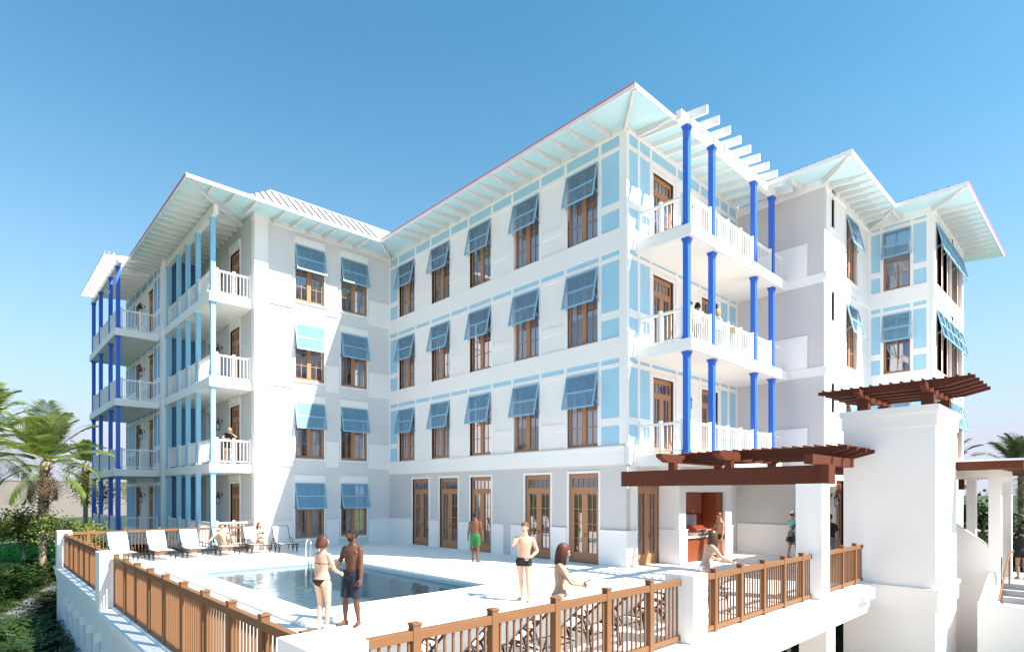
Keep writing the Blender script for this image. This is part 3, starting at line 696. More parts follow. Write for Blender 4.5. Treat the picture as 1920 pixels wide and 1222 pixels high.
w = MB(); w.box(16.9, 17.8, 6.93, 6.99, -2.9, -.9); rel(w, pr2).build('garage_door', M['dark'], pr2)
bk = thing('retaining_wall', 'white kerb wall behind the back deck fence', 'wall', (6, 26.4, -.3))
w = MB(); w.box(2.35, 9.1, 26.32, 26.6, -2.5, .03); rel(w, bk).build('wall', M['ledge'], bk)
# piers
def pier(x0, x1, y0, y1, z1, label, z0=.035, cap=True):
    cx, cy = (x0+x1)/2, (y0+y1)/2
    t = MB(); t.box(x0-cx, x1-cx, y0-cy, y1-cy, 0, z1-z0)
    o = t.build('fence_pier', M['stucco'], bevel=.008); o.location = (cx, cy, z0)
    return tag(o, label, 'pier', 'white piers of the deck fence')
pier(2.2, 2.6, 24.75, 25.3, 1.2, 'square white pier at the far left corner of the deck, beside the palms', -.045)
pier(2.07, 2.5, 15.25, 15.8, 1.18, 'square white pier between the two lengths of brown fence on the left edge', -.045)
pier(2.05, 2.6, 4.62, 5.3, 1.15, 'wide white corner pier nearest the viewer, cut by the bottom of the photo', -.045)
pier(8.42, 8.88, 4.72, 5.25, 1.15, 'square white pier in the right fence, below the red haired woman holding a phone')
pier(14.12, 14.62, 4.72, 5.3, 2.69, 'tall white pillar carrying the end of the dark brown beam')
# brown fences
def fence(p, q, label, first=None, step=1.05, z0=.07, top=1.07):
    """p, q ends (2-D); first = offset of the first post"""
    p = Vector((p[0], p[1], 0)); q = Vector((q[0], q[1], 0)); L = (q-p).length; d = (q-p)/L; Z = Vector((0,0,1)); sd = d.cross(Z)
    t = thing('railing_fence', label, 'fence', p, 0, 'brown wooden fences round the deck')
    def at(s, z): return d*s+Z*z
    m = MB(); m.beam(at(0, top-.05), at(L, top-.05), .085, .10); m.build('top_rail', M['fence'], t, bevel=.006)
    m = MB(); m.beam(at(0, z0+.05), at(L, z0+.05), .06, .08); m.build('bottom_rail', M['fence'], t)
    m = MB(); n = int(L/.112); posts = []
    s = step*.5 if first is None else first
    while s < L: posts.append(s); s += step
    for k in range(n):
        s = (k+.5)*L/n
        if any(abs(s-x) < .07 for x in posts): continue
        c = at(s, 0); m.beam((c.x, c.y, z0+.09), (c.x, c.y, top-.11), .024, .024, d)
    m.build('balusters', M['fence'], t)
    for s in posts:
        m = MB(); c = at(s, 0); m.beam((c.x, c.y, z0-.03), (c.x, c.y, top+.05), .1, .1, d); m.build('post', M['fence'], t, bevel=.006)
        m = MB(); m.beam((c.x, c.y, top+.05), (c.x, c.y, top+.075), .116, .116, d); m.build('post_cap', M['fence'], t, bevel=.006)
    return t
fence((2.40, 24.72), (2.40, 15.82), 'brown wooden fence between the far corner pier and the next pier on the left edge', .35, 1.08, -.01)
fence((2.36, 15.22), (2.36, 5.32), 'long brown wooden fence along the left edge running to the viewer', .12, 1.08, -.01)
fence((2.62, 4.97), (8.40, 4.97), 'brown wooden fence at the bottom of the photo in front of the dark loungers', .70, 1.06)
fence((8.90, 4.97), (14.10, 4.97), 'brown wooden fence between the short pier and the tall pillar on the right', .68, 1.0)
fence((14.64, 4.97), (17.9, 4.97), 'short brown wooden fence between the tall pillar and the white tower', 1.62, 1.0)
fence((2.62, 26.3), (9.08, 26.3), 'brown wooden fence behind the row of loungers below the light blue columns', .62, 1.14)
# ------------------------------------------------------------------ stair tower
tx0, tx1, ty0, ty1 = 18.3, 21.0, 3.38, 5.55
T = thing('stair_tower', 'plain white square tower with moulded top beside the right end of the deck', 'tower', (19.7, 4.5, -3))
def lw(mb, name, m, t, **k): return rel(mb, t).build(name, m, t, **k)
w = MB(); w.box(tx0, tx1, ty0, ty1, -3.1, 4.25); lw(w, 'wall', M['stucco'], T)
w = MB(); w.box(tx0-.04, tx1+.04, ty0-.04, ty1+.04, 4.25, 4.62); w.box(tx0-.09, tx1+.09, ty0-.09, ty1+.09, 4.62, 4.79); lw(w, 'cornice', M['trim'], T)
w = MB(); w.box(tx0-.05, tx1+.05, ty0-.05, ty1+.02, -.55, -.12); w.box(tx0-.09, tx1+.09, ty0-.09, ty1+.02, -.12, -.02); lw(w, 'band', M['trim'], T)
def tapered(mb, a, b, w, h, tap=.55, ax='Y'):
    """timber beam along an axis with its lower edges cut back at both ends"""
    a = Vector(a); b = Vector(b); d = (b-a).normalized(); L = (b-a).length; sd = d.cross(Vector((0,0,1)))*(w/2)
    prof = [(0, h), (0, h*.62), (tap, 0), (L-tap, 0), (L, h*.62), (L, h)]
    mb.prism([a+d*s-sd+Vector((0,0,z)) for s, z in prof], sd*2)
P1 = thing('timber_pergola', 'dark brown timber pergola standing on top of the white tower', 'pergola', (19.7, 4.5, 4.79), 0, 'dark brown timber pergolas')
for x in (18.75, 20.75):
    for y in (3.62, 5.15):
        m = MB(); m.box(x-.14, x+.14, y-.14, y+.14, 4.79, 5.16); lw(m, 'post', M['dark'], P1)
for y in (3.62, 5.15):
    m = MB(); tapered(m, (18.05, y, 5.16), (21.4, y, 5.16), .14, .22, .3); lw(m, 'cross_beam', M['dark'], P1)
for x in (18.55, 19.15, 19.75, 20.35, 20.95):
    m = MB(); tapered(m, (x, 6.3, 5.26), (x, 2.6, 5.26), .09, .22, .6); lw(m, 'beam', M['dark'], P1)
for i in range(15):
    y = 2.72+.245*i; m = MB(); m.box(18.45, 21.2, y-.022, y+.022, 5.482, 5.52); lw(m, 'slat', M['dark'], P1)
# deck pergola
P2 = thing('timber_pergola', 'dark brown timber pergola with heavy beams over the grill terrace', 'pergola', (16, 8, 2.7), 0, 'dark brown timber pergolas')
m = MB(); m.box(15.2, 15.42, 5.05, 11.05, 2.70, 3.17); lw(m, 'main_beam', M['dark'], P2)
m = MB(); m.box(18.0, 18.2, 7.2, 10.56, 2.80, 3.17); lw(m, 'main_beam', M['dark'], P2)
m = MB(); m.box(14.98, 15.42, 4.86, 5.05, 2.70, 3.17); lw(m, 'main_beam', M['dark'], P2)
for x in (15.31, 18.1):
    for y in (9.25, 7.5):
        m = MB(); m.box(x-.1, x+.1, y-.1, y+.1, 3.17, 3.40); lw(m, 'post', M['dark'], P2)
for y in (9.25, 7.5): 
    m = MB(); tapered(m, (14.55, y, 3.38), (18.6, y, 3.38), .2, .24, .35); lw(m, 'cross_beam', M['dark'], P2)
m = MB(); m.box(14.5, 17.5, 5.05, 5.25, 3.172, 3.40); lw(m, 'cross_beam', M['dark'], P2)
for x in (15.9, 16.65, 17.4, 18.1):
    m = MB(); tapered(m, (x, 9.4, 3.42), (x, 4.72, 3.42), .1, .25, .6); lw(m, 'beam', M['dark'], P2)
for i in range(17):
    y = 4.9+.27*i; m = MB(); m.box(15.75, 18.4, y-.022, y+.022, 3.672, 3.715); lw(m, 'slat', M['dark'], P2)
# ------------------------------------------------------------------ stair pavilion on the right
S = thing('stair_pavilion', 'white open stair building with square posts and a brown flat roof at the right edge', 'stairway', (23, 2.6, -2.6))
w = MB()
w.box(22, 22.28, 2.5, 2.78, .15, 2.95); w.box(24.3, 24.55, 2.5, 2.75, -.2, 2.95); w.box(22, 24.55, 2.5, 2.78, 2.95, 3.17); w.box(22, 22.28, 2.78, 6.6, 2.95, 3.165)
w.box(24.3, 24.55, 2.78, 6.6, 2.95, 3.165); w.box(22, 22.28, 3.72, 3.95, 1.2, 2.95); w.box(24.3, 24.58, 4.3, 4.6, .3, 2.95); w.box(24.32, 24.57, 3.4, 3.65, .3, 2.95)
build_each(rel(w, S), 'frame_post', M['stucco'], S)
w = MB()
w.prism([(22.02, 2.5, -2.7), (22.02, 2.5, .62), (22.02, 2.79, .86), (22.02, 4.6, 2.3), (22.02, 6.6, 2.3), (22.02, 6.6, -2.7)], (.22, 0, 0)); lw(w, 'side_wall', M['stucco'], S)
w = MB(); w.prism([(21.98, 2.79, .87), (21.98, 4.6, 2.31), (21.98, 4.6, 2.37), (21.98, 2.79, .93)], (.3, 0, 0)); lw(w, 'coping', M['trim'], S)
w = MB(); w.prism([(22.28, 2.5, .15), (22.0, 2.5, .15), (20.2, 2.5, -.52), (20.2, 2.5, -2.7), (22.28, 2.5, -2.7)], (0, .26, 0)); lw(w, 'parapet', M['stucco'], S); w = MB(); w.box(24.32, 24.58, 2.76, 3.4, -2.6, .5); lw(w, 'parapet', M['stucco'], S)
w = MB(); w.box(20.0, 20.2, -3.0, 2.76, -2.7, -.5); lw(w, 'low_wall', M['stucco'], S)
w = MB()
for i in range(7):
    w.box(22.5-.3*(i+1), 22.5-.3*i+.02, -3, 2.49, -2.7, -.2-.165*(i+1))
build_each(rel(w, S), 'step', M['concrete'], S)
w = MB(); w.box(22.5, 26, -3, 6.5, -2.7, -.2); lw(w, 'landing', M['concrete'], S)
w = MB(); w.box(20.9, 30, 1.9, 7.4, 3.17, 3.38); lw(w, 'roof', M['dark'], S)
w = MB(); w.box(20.85, 30, 1.85, 7.4, 3.382, 3.44); lw(w, 'roof_sheet', M['metal'], S)
for y in (3.8, 4.5):
    w = MB(); w.box(24.33, 24.55, y-.07, y+.07, 2.6, 2.952); lw(w, 'bracket', M['dark'], S)
w = MB(); w.tube([(23.4, 2.36, .72), (22.5, 2.36, .70), (20.4, 2.36, -.45)], .025, 8); w.tube([(22.5, 2.36, .7), (22.5, 2.36, -.22)], .02, 6); w.tube([(21, 2.36, -.1), (21, 2.36, -1.0)], .02, 6); lw(w, 'handrail', M['fence'], S)
w = MB(); w.box(24.2, 24.28, 3.0, 5.2, .1, .8); lw(w, 'gate_panel', M['fence'], S)
# ------------------------------------------------------------------ kitchen in the niche
kt = thing('kitchen_cabinets', 'russet outdoor kitchen cabinets with grey backsplash inside the white surround', 'cabinets', (19.9, 11.0, 0))
m = MB(); m.box(18.45, 21.33, 11.30, 11.42, 0, 2.52); lw(m, 'back_panel', M['cabd'], kt)
m = MB(); m.box(18.45, 20.25, 11.02, 11.29, 1.75, 2.5); lw(m, 'wall_cabinet', M['cab'], kt)
m = MB(); m.box(18.5, 20.3, 11.26, 11.295, 1.05, 1.68); lw(m, 'backsplash', M['splash'], kt)
m = MB(); m.box(18.45, 20.7, 10.75, 11.29, .0, .86); lw(m, 'base_cabinet', M['cab'], kt)
m = MB(); m.box(18.43, 20.74, 10.68, 11.29, .865, .91); lw(m, 'counter', M['counter'], kt)
m = MB(); m.box(20.85, 21.33, 10.72, 11.29, 0, 2.5); lw(m, 'tall_cabinet', M['cab'], kt)
m = MB(); m.box(20.92, 21.12, 10.70, 10.719, 1.62, 1.64); m.box(18.9, 19.05, 11.0, 11.019, 1.82, 1.84); m.box(19.55, 19.7, 11.0, 11.019, 1.82, 1.84); lw(m, 'handle', M['steel'], kt)
gr = thing('gas_grill', 'stainless gas grill with domed lid and knobs set into the counter', 'grill', (19.75, 10.98, .915))
m = MB(); m.box(-.38, .38, -.3, .2, 0, .14); m.build('grill_body', M['steel'], gr, bevel=.01)
m = MB(); m.prism([(-.38, -.27, .145), (-.38, .2, .145), (-.38, .2, .3), (-.38, .1, .38), (-.38, -.05, .38), (-.38, -.22, .27)], (.76, 0, 0)); m.build('lid', M['cabd'], gr, bevel=.01)
m = MB(); m.tube([(-.3, -.27, .24), (-.3, -.31, .25), (.3, -.31, .25), (.3, -.27, .24)], .014, 8); m.build('lid_handle', M['steel'], gr)
for x in (-.28, -.14, 0, .14, .28):
    m = MB(); m.rings([((x, -.305, .07), (.03,0,0), (0,0,.03)), ((x, -.34, .07), (.026,0,0), (0,0,.026))], 10); m.build('knob', M['black'], gr)
# ------------------------------------------------------------------ far boundary wall
m = MB(); m.box(-24, 24, 0, .5, 0, 5.2)
o = m.build('boundary_wall', M['beige']); o.location = (6, 84, -1.3); o.rotation_euler = (0, 0, .35)
tag(o, 'long plain beige wall far behind the palms on the left', 'wall')
m = MB(); m.box(-24, 24, -.05, .55, 5.2, 5.35); m.build('coping', M['beige'], o)
# ------------------------------------------------------------------ loungers
def lounger_parts(yt, zt):
    f = MB(); sb = MB(); ss = MB(); lgs = []
    yb, zb = .12, .36
    for x in (-.33, .33):
        f.tube([(x, -.98, .36), (x, yb, zb), (x, yt, zt)], .019, 7)
    f.tube([(-.33, -.98, .36), (.33, -.98, .36)], .019, 7); f.tube([(-.33, yt, zt), (.33, yt, zt)], .017, 7)
    f.tube([(-.33, yb, zb), (.33, yb, zb)], .017, 7); f.tube([(-.3, yb+.2, .68), (-.3, .5, .33), (.3, .5, .33), (.3, yb+.2, .68)], .013, 6)
    for x in (-.36, .36):
        lg = MB(); lgs.append(lg); lg.tube([(x, -.62, .36), (x, -.74, .02), (x, -.9, .36)], .019, 7); lg = MB(); lgs.append(lg); lg.tube([(x, -.02, .36), (x, -.14, .02), (x, -.3, .36)], .019, 7)
        lg = MB(); lgs.append(lg); pts = [(x, .14+.30*math.cos(a), .36+.22*math.sin(a)) for a in [PI*(1-k/8) for k in range(9)]]
        lg.tube(pts+[(x, .5, .02)], .017, 7); lg.tube([(x, -.16, .36), (x, .5, .34)], .014, 6)
    ss.box(-.315, .315, -.965, yb-.01, .352, .372)
    d = Vector((0, yt-yb, zt-zb)); n = Vector((0, -d.z, d.y)).normalized()
    a = Vector((0, yb, zb))+d*.02; b = Vector((0, yb, zb))+d*.985
    sb.pts8([Vector((x, 0, 0))+p+n*e for e in (-.006, .012) for (x, p) in ((-.315, a), (.315, a), (.315, b), (-.315, b))])
    return [('frame', f.mesh('frame', M['black'], True)), ('seat_sling', ss.mesh('seat_sling', M['sling'])), ('back_sling', sb.mesh('back_sling', M['sling']))]+[('leg', l.mesh('leg', M['black'], True)) for l in lgs]
LP = lounger_parts(.56, 1.06); LQ = lounger_parts(.68, .88)
def lounger(x, y, rz, label, group):
    t = thing('sun_lounger', label, 'sun lounger', (x, y, .001), rz, group)
    for n, me in (LQ if y < 10 else LP): link(n, me, t)
    return t
GB = 'white sun loungers by the back fence'
for x, y, r, l in ((4.05, 25.1, .06, 'white sun lounger at the far left of the back row, partly behind the fence pier'),
                (5.28, 25.15, .03, 'empty white sun lounger second from the left in the back row'),
                (6.42, 25.2, .02, 'empty white sun lounger just left of the reclining man'),
                (7.62, 25.25, .0, 'white sun lounger under the reclining man in the back row'),
                (8.85, 25.3, -.02, 'white sun lounger under the seated woman in the black bikini'),
                (9.9, 24.9, -.12, 'empty white sun lounger against the white wall, right of the seated woman')):
    lounger(x, y, r, l, GB)
GF = 'white sun loungers with dark frames along the right fence'
for i, (x, l) in enumerate(((3.35, 'dark framed lounger behind the fence nearest the bottom corner pier'), (4.3, 'second dark framed lounger behind the bottom fence, counted from the corner pier'),
               (5.2, 'third dark framed lounger behind the bottom fence, counted from the corner pier'), (6.02, 'dark framed lounger just left of the red haired woman in the striped bikini'), (7.18, 'dark framed lounger just right of the red haired woman in the striped bikini'), (8.0, 'dark framed lounger beside the short pier, at the right end of the bottom fence'),
               (9.35, 'dark framed lounger just right of the short pier, behind the right fence'), (10.2, 'dark framed lounger behind the right fence, left of the woman leaning on the rail'), (11.0, 'dark framed lounger behind the right fence, beside the woman leaning on the rail'))):
    lounger(x, 6.02+.05*((i*7) % 3-1), PI+.03*((i*5) % 3-1), l, GF)
# ------------------------------------------------------------------ people
def skin(name, c, v=.1): 
    m = mat(name, c, .5, spec=.35, vary=v, vscale=9); m.node_tree.nodes['Principled BSDF'].inputs['Subsurface Weight'].default_value = .06
    return m
K = dict(pale=skin('pale_skin', (.58,.36,.255)), fair=skin('fair_skin', (.52,.31,.205)), dark=skin('dark_skin', (.115,.048,.026), .18), brown=skin('brown_skin', (.16,.065,.032), .18), tan=skin('tan_skin', (.42,.24,.16), .22))
HM = dict(red=mat('auburn_hair', (.085,.018,.009), .6, vary=.3, vscale=40), brown=mat('brown_hair', (.085,.038,.018), .4, vary=.3, vscale=40), black=mat('black_hair', (.010,.009,.009), .85, vary=.2, vscale=40), blond=mat('blond_hair', (.42,.30,.11), .45, vary=.25, vscale=40), ginger=mat('ginger_hair', (.17,.055,.02), .7, vary=.25, vscale=40))
def cloth(n, c, **k): return mat(n, c, .85, bump=.15, bscale=120, vary=.08, vscale=8, **k)
CM = dict(black=cloth('black_cloth', (.012,.012,.014)), denim=cloth('dark_denim', (.008,.013,.030)), green=cloth('green_cloth', (.012,.14,.03)), teal=cloth('turquoise_cloth', (.16,.52,.52)), greyc=cloth('grey_cloth', (.18,.18,.19)), white=cloth('white_cloth', (.75,.75,.75)), paleblue=cloth('pale_blue_cloth', (.42,.62,.70)), khaki=cloth('khaki_cloth', (.45,.42,.26)), cap=cloth('grey_cap_cloth', (.45,.47,.46)), lip=skin('lips', (.35,.12,.10)), eye=mat('eye_dark', (.02,.015,.012), .2), eyew=mat('eye_white', (.75,.73,.7), .3))
stm = mat('striped_bikini', (.5,.5,.5), .8); nt = stm.node_tree; N = nt.nodes; tc = N.new('ShaderNodeTexCoord'); wv = N.new('ShaderNodeTexWave'); wv.inputs['Scale'].default_value = 13; wv.inputs['Distortion'].default_value = .5; wv.bands_direction = 'DIAGONAL'
cr = N.new('ShaderNodeValToRGB'); cr.color_ramp.interpolation = 'CONSTANT'; cr.color_ramp.elements[0].color = (.03,.012,.06,1); cr.color_ramp.elements[1].color = (.8,.8,.8,1); cr.color_ramp.elements[1].position = .5
nt.links.new(tc.outputs['Object'], wv.inputs['Vector']); nt.links.new(wv.outputs['Fac'], cr.inputs[0]); nt.links.new(cr.outputs[0], N['Principled BSDF'].inputs['Base Color'])
CM['stripe'] = stm
def ik(a, b, l1, l2, pole):
    a = Vector(a); b = Vector(b); d = b-a; L = d.length; Lm = l1+l2
    if L > Lm*.999: b = a+d*(Lm*.999/L); d = b-a; L = d.length
    dn = d/L; x = (l1*l1-l2*l2+L*L)/(2*L); h = math.sqrt(max(0, l1*l1-x*x))
    p = Vector(pole); p = (p-dn*p.dot(dn))
    p = p.normalized() if p.length > 1e-5 else Vector((0, 1, 0))
    return a+dn*x+p*h, b
def remeshed(mb, voxel, smooth, name, m):
    me = mb.mesh('tmp', None, False); o = bpy.data.objects.new('tmp', me); C.objects.link(o)
    r = o.modifiers.new('r', 'REMESH'); r.mode = 'VOXEL'; r.voxel_size = voxel; r.use_smooth_shade = True
    if smooth: s = o.modifiers.new('s', 'SMOOTH'); s.factor = .5; s.iterations = smooth
    dg = bpy.context.evaluated_depsgraph_get(); dg.update()
    out = bpy.data.meshes.new_from_object(o.evaluated_get(dg)); out.name = name
    bpy.data.objects.remove(o); bpy.data.meshes.remove(me)
    out.materials.clear(); out.materials.append(m)
    out.polygons.foreach_set('use_smooth', [True]*len(out.polygons)); return out
def shell(me, test, off, name, m, inv):
    """faces of the body whose centre (in the frame inv) passes test, lifted off the skin"""
    bm = bmesh.new(); bm.from_mesh(me); bm.normal_update()
    kill = [f for f in bm.faces if not test(inv @ f.calc_center_median())]
    bmesh.ops.delete(bm, geom=kill, context='FACES')
    if not bm.faces: bm.free(); return None
    jr = random.Random(9)
    for v in bm.verts: v.co += v.normal*(off+(jr.uniform(-.004, .006) if name == 'hair' else 0))
    for _ in range(2): bmesh.ops.smooth_vert(bm, verts=[v for v in bm.verts if v.is_boundary], factor=.5, use_axis_x=True, use_axis_y=True, use_axis_z=True)
    out = bpy.data.meshes.new(name); bm.to_mesh(out); bm.free(); out.materials.clear(); out.materials.append(m)
    out.polygons.foreach_set('use_smooth', [True]*len(out.polygons)); return out
def person(label, loc, face, H=1.75, sex='m', sk='fair', lean=0, side=0, twist=0, pelv=0, hipz=None, hands=None, elbows=None, feet=None, knees=None, head=(0, 0), wear=(), hair=('short', 'brown'), curl=.5, voxel=.0065, toe=None, beard=False):
    s = H/1.75; fem = sex == 'f'
    o = tag(bpy.data.objects.new('person', None), label, 'person', None) if False else None
    hipz0 = .92; hz = hipz0 if hipz is None else hipz/s
    RP = Matrix.Translation((0, 0, hz)) @ Matrix.Rotation(-pelv, 4, 'X') @ Matrix.Translation((0, 0, -hipz0))
    def TU(w): return Matrix.Translation((0, 0, 1.0)) @ Matrix.Rotation(twist*w, 4, 'Z') @ Matrix.Rotation(side*w, 4, 'Y') @ Matrix.Rotation(-lean*w, 4, 'X') @ Matrix.Translation((0, 0, -1.0))
    def ss(t): t = min(1, max(0, t)); return t*t*(3-2*t)
    def T(p): p = Vector(p); return RP @ (TU(ss((p.z-.95)/.35)) @ p)
    CH = RP @ TU(1)
    HD = CH @ Matrix.Translation((0, .0, 1.50)) @ Matrix.Rotation(head[0], 4, 'Z') @ Matrix.Rotation(-head[1], 4, 'X') @ Matrix.Translation((0, 0, -1.50))
    b = MB()
    # torso
    if fem: R = [(.82,.05,.06,0),(.86,.13,.095,-.008),(.90,.168,.115,-.012),(.95,.17,.118,-.014),(1.01,.148,.10,-.004),(1.08,.118,.086,.0),(1.14,.116,.084,.0),(1.22,.135,.095,0),(1.30,.148,.098,0),(1.37,.148,.088,-.005),(1.42,.125,.068,-.01),(1.455,.075,.054,-.012),(1.49,.05,.05,-.006)]
    else: R = [(.82,.05,.06,0),(.86,.13,.095,-.005),(.90,.158,.112,-.008),(.95,.158,.112,-.008),(1.01,.146,.102,0),(1.08,.140,.098,.004),(1.14,.146,.100,.004),(1.22,.165,.112,.004),(1.30,.180,.118,.004),(1.37,.184,.108,0),(1.42,.155,.082,-.006),(1.455,.095,.066,-.012),(1.49,.064,.06,-.008)]
    rs = []
    for z, rx, ry, yo in R:
        c = Vector((0, yo, z)); cc = T(c); rs.append((cc, T(c+Vector((rx,0,0)))-cc, T(c+Vector((0,ry,0)))-cc))
    b.rings(rs, 32)
    def blob(c, r, rot=None, f=T):
        m = MB(); m.ell((0,0,0), *r, n=12, m=9); M4 = f if isinstance(f, Matrix) else None
        c = Vector(c); p = (M4 @ c) if M4 else f(c); q = (M4.to_3x3() if M4 else Matrix.Identity(3))
        k = len(b.v); b.v += [tuple(p+q @ Vector(v)) for v in m.v]; b.f += [tuple(k+i for i in fc) for fc in m.f]
    PR = RP.copy()
    for sx in (-1, 1):
        blob((sx*.075, -.055, .90), (.088, .082, .09) if fem else (.08, .075, .085), f=PR)
        if fem: blob((sx*.074, .082, 1.285), (.06, .056, .06), f=CH)
        else: blob((sx*.082, .062, 1.325), (.09, .036, .058), f=CH)
    # neck, head
    def hd(p): return HD @ Vector(p)
    nb = CH @ Vector((0, -.012, 1.44))
    nr = .05 if fem else .06
    b.tube([nb, HD @ Vector((0, -.008, 1.51)), hd((0, .0, 1.575))], [nr*1.25, nr, nr*.95], 12)
    hs = .97 if fem else 1.0
    blob((0, -.012, 1.655), (.074*hs, .094*hs, .095), f=HD); blob((0, .028, 1.60), (.058*hs, .062*hs, .075), f=HD); blob((0, .058, 1.553), (.032, .03, .028), f=HD)
    blob((0, .078, 1.64), (.045, .02, .05), f=HD)
    b.tube([hd((0, .094, 1.65)), hd((0, .112, 1.612)), hd((0, .098, 1.605))], [.008, .014, .012], 8)
    for sx in (-1, 1): blob((sx*.076*hs, -.008, 1.632), (.012, .022, .033), f=HD)
    # arms
    sw = .143 if fem else .170; ar = .82 if fem else 1.0
    hands = hands or {}; elbows = elbows or {}; sh = {}; armpts = {}
    for sx in (-1, 1):
        a = CH @ Vector((sx*sw, -.01, 1.392)); sh[sx] = a
        tgt = hands.get(sx, (sx*(.25 if not fem else .22), .06, .80)); tgt = Vector(tgt)/1.0
        e, wv_ = ik(a, tgt, .285, .255, elbows.get(sx, (sx*.35, -1, -.1)))
        armpts[sx] = (a, e, wv_)
        d1_ = e-a; d2_ = wv_-e
        b.tube([a-d1_*.16, a-d1_*.12, a-d1_*.04, a+d1_*.1, a+d1_*.25, a+d1_*.55, a+d1_*.92, e+d2_*.06, e+d2_*.28, e+d2_*.7, wv_], [.012*ar, .036*ar, .054*ar, .060*ar, .056*ar, .048*ar, .038*ar, .038*ar, .042*ar, .031*ar, .025*ar], 14)
        blob((sx*sw*.62, -.018, 1.405), (.075, .05, .042), f=CH)
        # hand
        fd = d2_.normalized(); inw = Vector((-sx, 0, 0)); inw = inw-fd*inw.dot(fd)
        if inw.length < .2: inw = Vector((0, 0, -1)); inw = inw-fd*inw.dot(fd)
        inw.normalize(); ac = fd.cross(inw).normalized()   # across the palm
        if ac.dot(Vector((0, 1, .3))) < 0: ac = -ac
        hsz = (.9 if fem else 1.0)
        pw = .04*hsz; pt = .015*hsz
        b.rings([(wv_-fd*.01, ac*.026*hsz, inw*.02*hsz), (wv_+fd*.03*hsz, ac*.036*hsz, inw*pt), (wv_+fd*.07*hsz, ac*pw, inw*pt), (wv_+fd*.095*hsz, ac*pw*.95, inw*.011)], 12)
        for i, (q, ln) in enumerate(((.75, .070), (.26, .079), (-.25, .073), (-.72, .058))):
            p = wv_+fd*.085*hsz+ac*pw*q; pts = [p]; an = curl*.35; dd = fd
            for j, fr_ in enumerate((.45, .32, .23)):
                an += curl*(.42+.1*i*.3); dd = (fd*math.cos(an)+inw*math.sin(an)+ac*q*.17).normalized(); p = p+dd*ln*fr_*hsz; pts.append(p)
            b.tube(pts, [.0088*hsz, .0082*hsz, .0076*hsz, .006*hsz], 8)
        p = wv_+fd*.025*hsz+ac*.03*hsz
        b.tube([p, p+(ac*.6+fd*.6+inw*.3)*.045*hsz, p+(ac*.55+fd*1.1+inw*.6)*.062*hsz, p+(ac*.45+fd*1.5+inw*.9)*.068*hsz], [.014*hsz, .0115*hsz, .010*hsz, .007*hsz], 8)
    # legs
    feet = feet or {}; knees = knees or {}; toe = toe or {}; legpts = {}
    for sx in (-1, 1):
        h = RP @ Vector((sx*.088, 0, .90)); an = Vector(feet.get(sx, (sx*.10, -.02, .085)))
        k, an = ik(h, an, .405, .415, knees.get(sx, (sx*.12, 1, 0)))
        legpts[sx] = (h, k, an); d1_ = k-h; d2_ = an-k; lf = .97 if fem else 1.0
        b.tube([h-d1_*.05, h+d1_*.12, h+d1_*.35, h+d1_*.7, k-d1_*.06, k+d2_*.05, k+d2_*.25, k+d2_*.45, k+d2_*.8, an], [.085*lf, .092*lf, .083*lf, .062, .055, .051, .056, .053, .036, .034], 14)
        # calf bulge to the back, foot
        td = Vector(toe.get(sx, (sx*.22, 1, 0))).normalized(); up = Vector((0,0,1)) if abs(td.z) < .8 else Vector((0,-1,0)); up = (up-td*up.dot(td)).normalized(); sd = td.cross(up)
        g = an-up*.045
        b.rings([(g-td*.058+up*.01, sd*.02, up*.025), (g-td*.045+up*.006, sd*.031, up*.038), (g-td*.0+up*.02, sd*.034, up*.058), (g+td*.06+up*.004, sd*.037, up*.04), (g+td*.115-up*.012, sd*.044, up*.025), (g+td*.145-up*.017, sd*.043, up*.019)], 14)
        for i in range(5):
            q = sx*(-1+.5*i); p = g+td*.135-up*.02+sd*(q*.034); ln = (.05, .047, .042, .036, .03)[i] if True else 0
            b.tube([p, p+td*ln*.6, p+td*ln-up*.003], [.0125 if i == 0 else .0095, .012 if i == 0 else .009, .007], 8)
        b.tube([an+up*.0, g+up*.02], [.034, .036], 10)
    S4 = Matrix.Scale(s, 4)
    b.v = [tuple(Vector(v)*s) for v in b.v]
    me = remeshed(b, voxel, 4, 'person', K[sk])
    fx, fy = face; L = math.hypot(fx, fy); rz = math.atan2(-fx/L, fy/L)
    o = link('person', me, None, loc, rz); tag(o, label, 'person')
    iS = Matrix.Scale(1/s, 4); iP = RP.inverted() @ iS; iC = CH.inverted() @ iS; iH = HD.inverted() @ iS
    def add(name, mesh): return link(name, mesh, o) if mesh else None
    # face details
    e = MB(); ew = MB(); br = MB()
    def sc(p): return HD @ Vector(p)*s
    for sx in (-1, 1):
        ew.ell(sc((sx*.032, .083, 1.645)), .012*s, .008*s, .007*s, 8, 6); e.ell(sc((sx*.032, .0895, 1.645)), .006*s, .005*s, .006*s, 8, 6)
        br.tube([sc((sx*.014, .094, 1.664)), sc((sx*.034, .092, 1.670)), sc((sx*.054, .076, 1.662))], .004*s, 6)
    ew.build('eye', CM['eyew'], o, smooth=True); e.build('pupil', CM['eye'], o, smooth=True)
    br.build('eyebrow', HM[hair[1]] if hair[0] != 'cap' else HM['brown'], o)
    lp = MB(); lp.tube([sc((-.022, .086, 1.578)), sc((0, .0925, 1.580)), sc((.022, .086, 1.578))], [.003*s, .006*s, .003*s], 8); lp.build('mouth', CM['lip'] if sk in ('pale', 'fair', 'tan') else K[sk], o, smooth=True)
    # hair
    kind, hc = hair
    def scalp(p):
        if (p-Vector((0, -.012, 1.655))).length > .135 or p.z < 1.575: return False
        line = 1.692 if p.y > .03 else 1.692-(.03-p.y)*1.3
        return p.z > max(line, 1.585) and not (abs(p.x) > .07 and p.z < 1.655 and p.y > -.03)
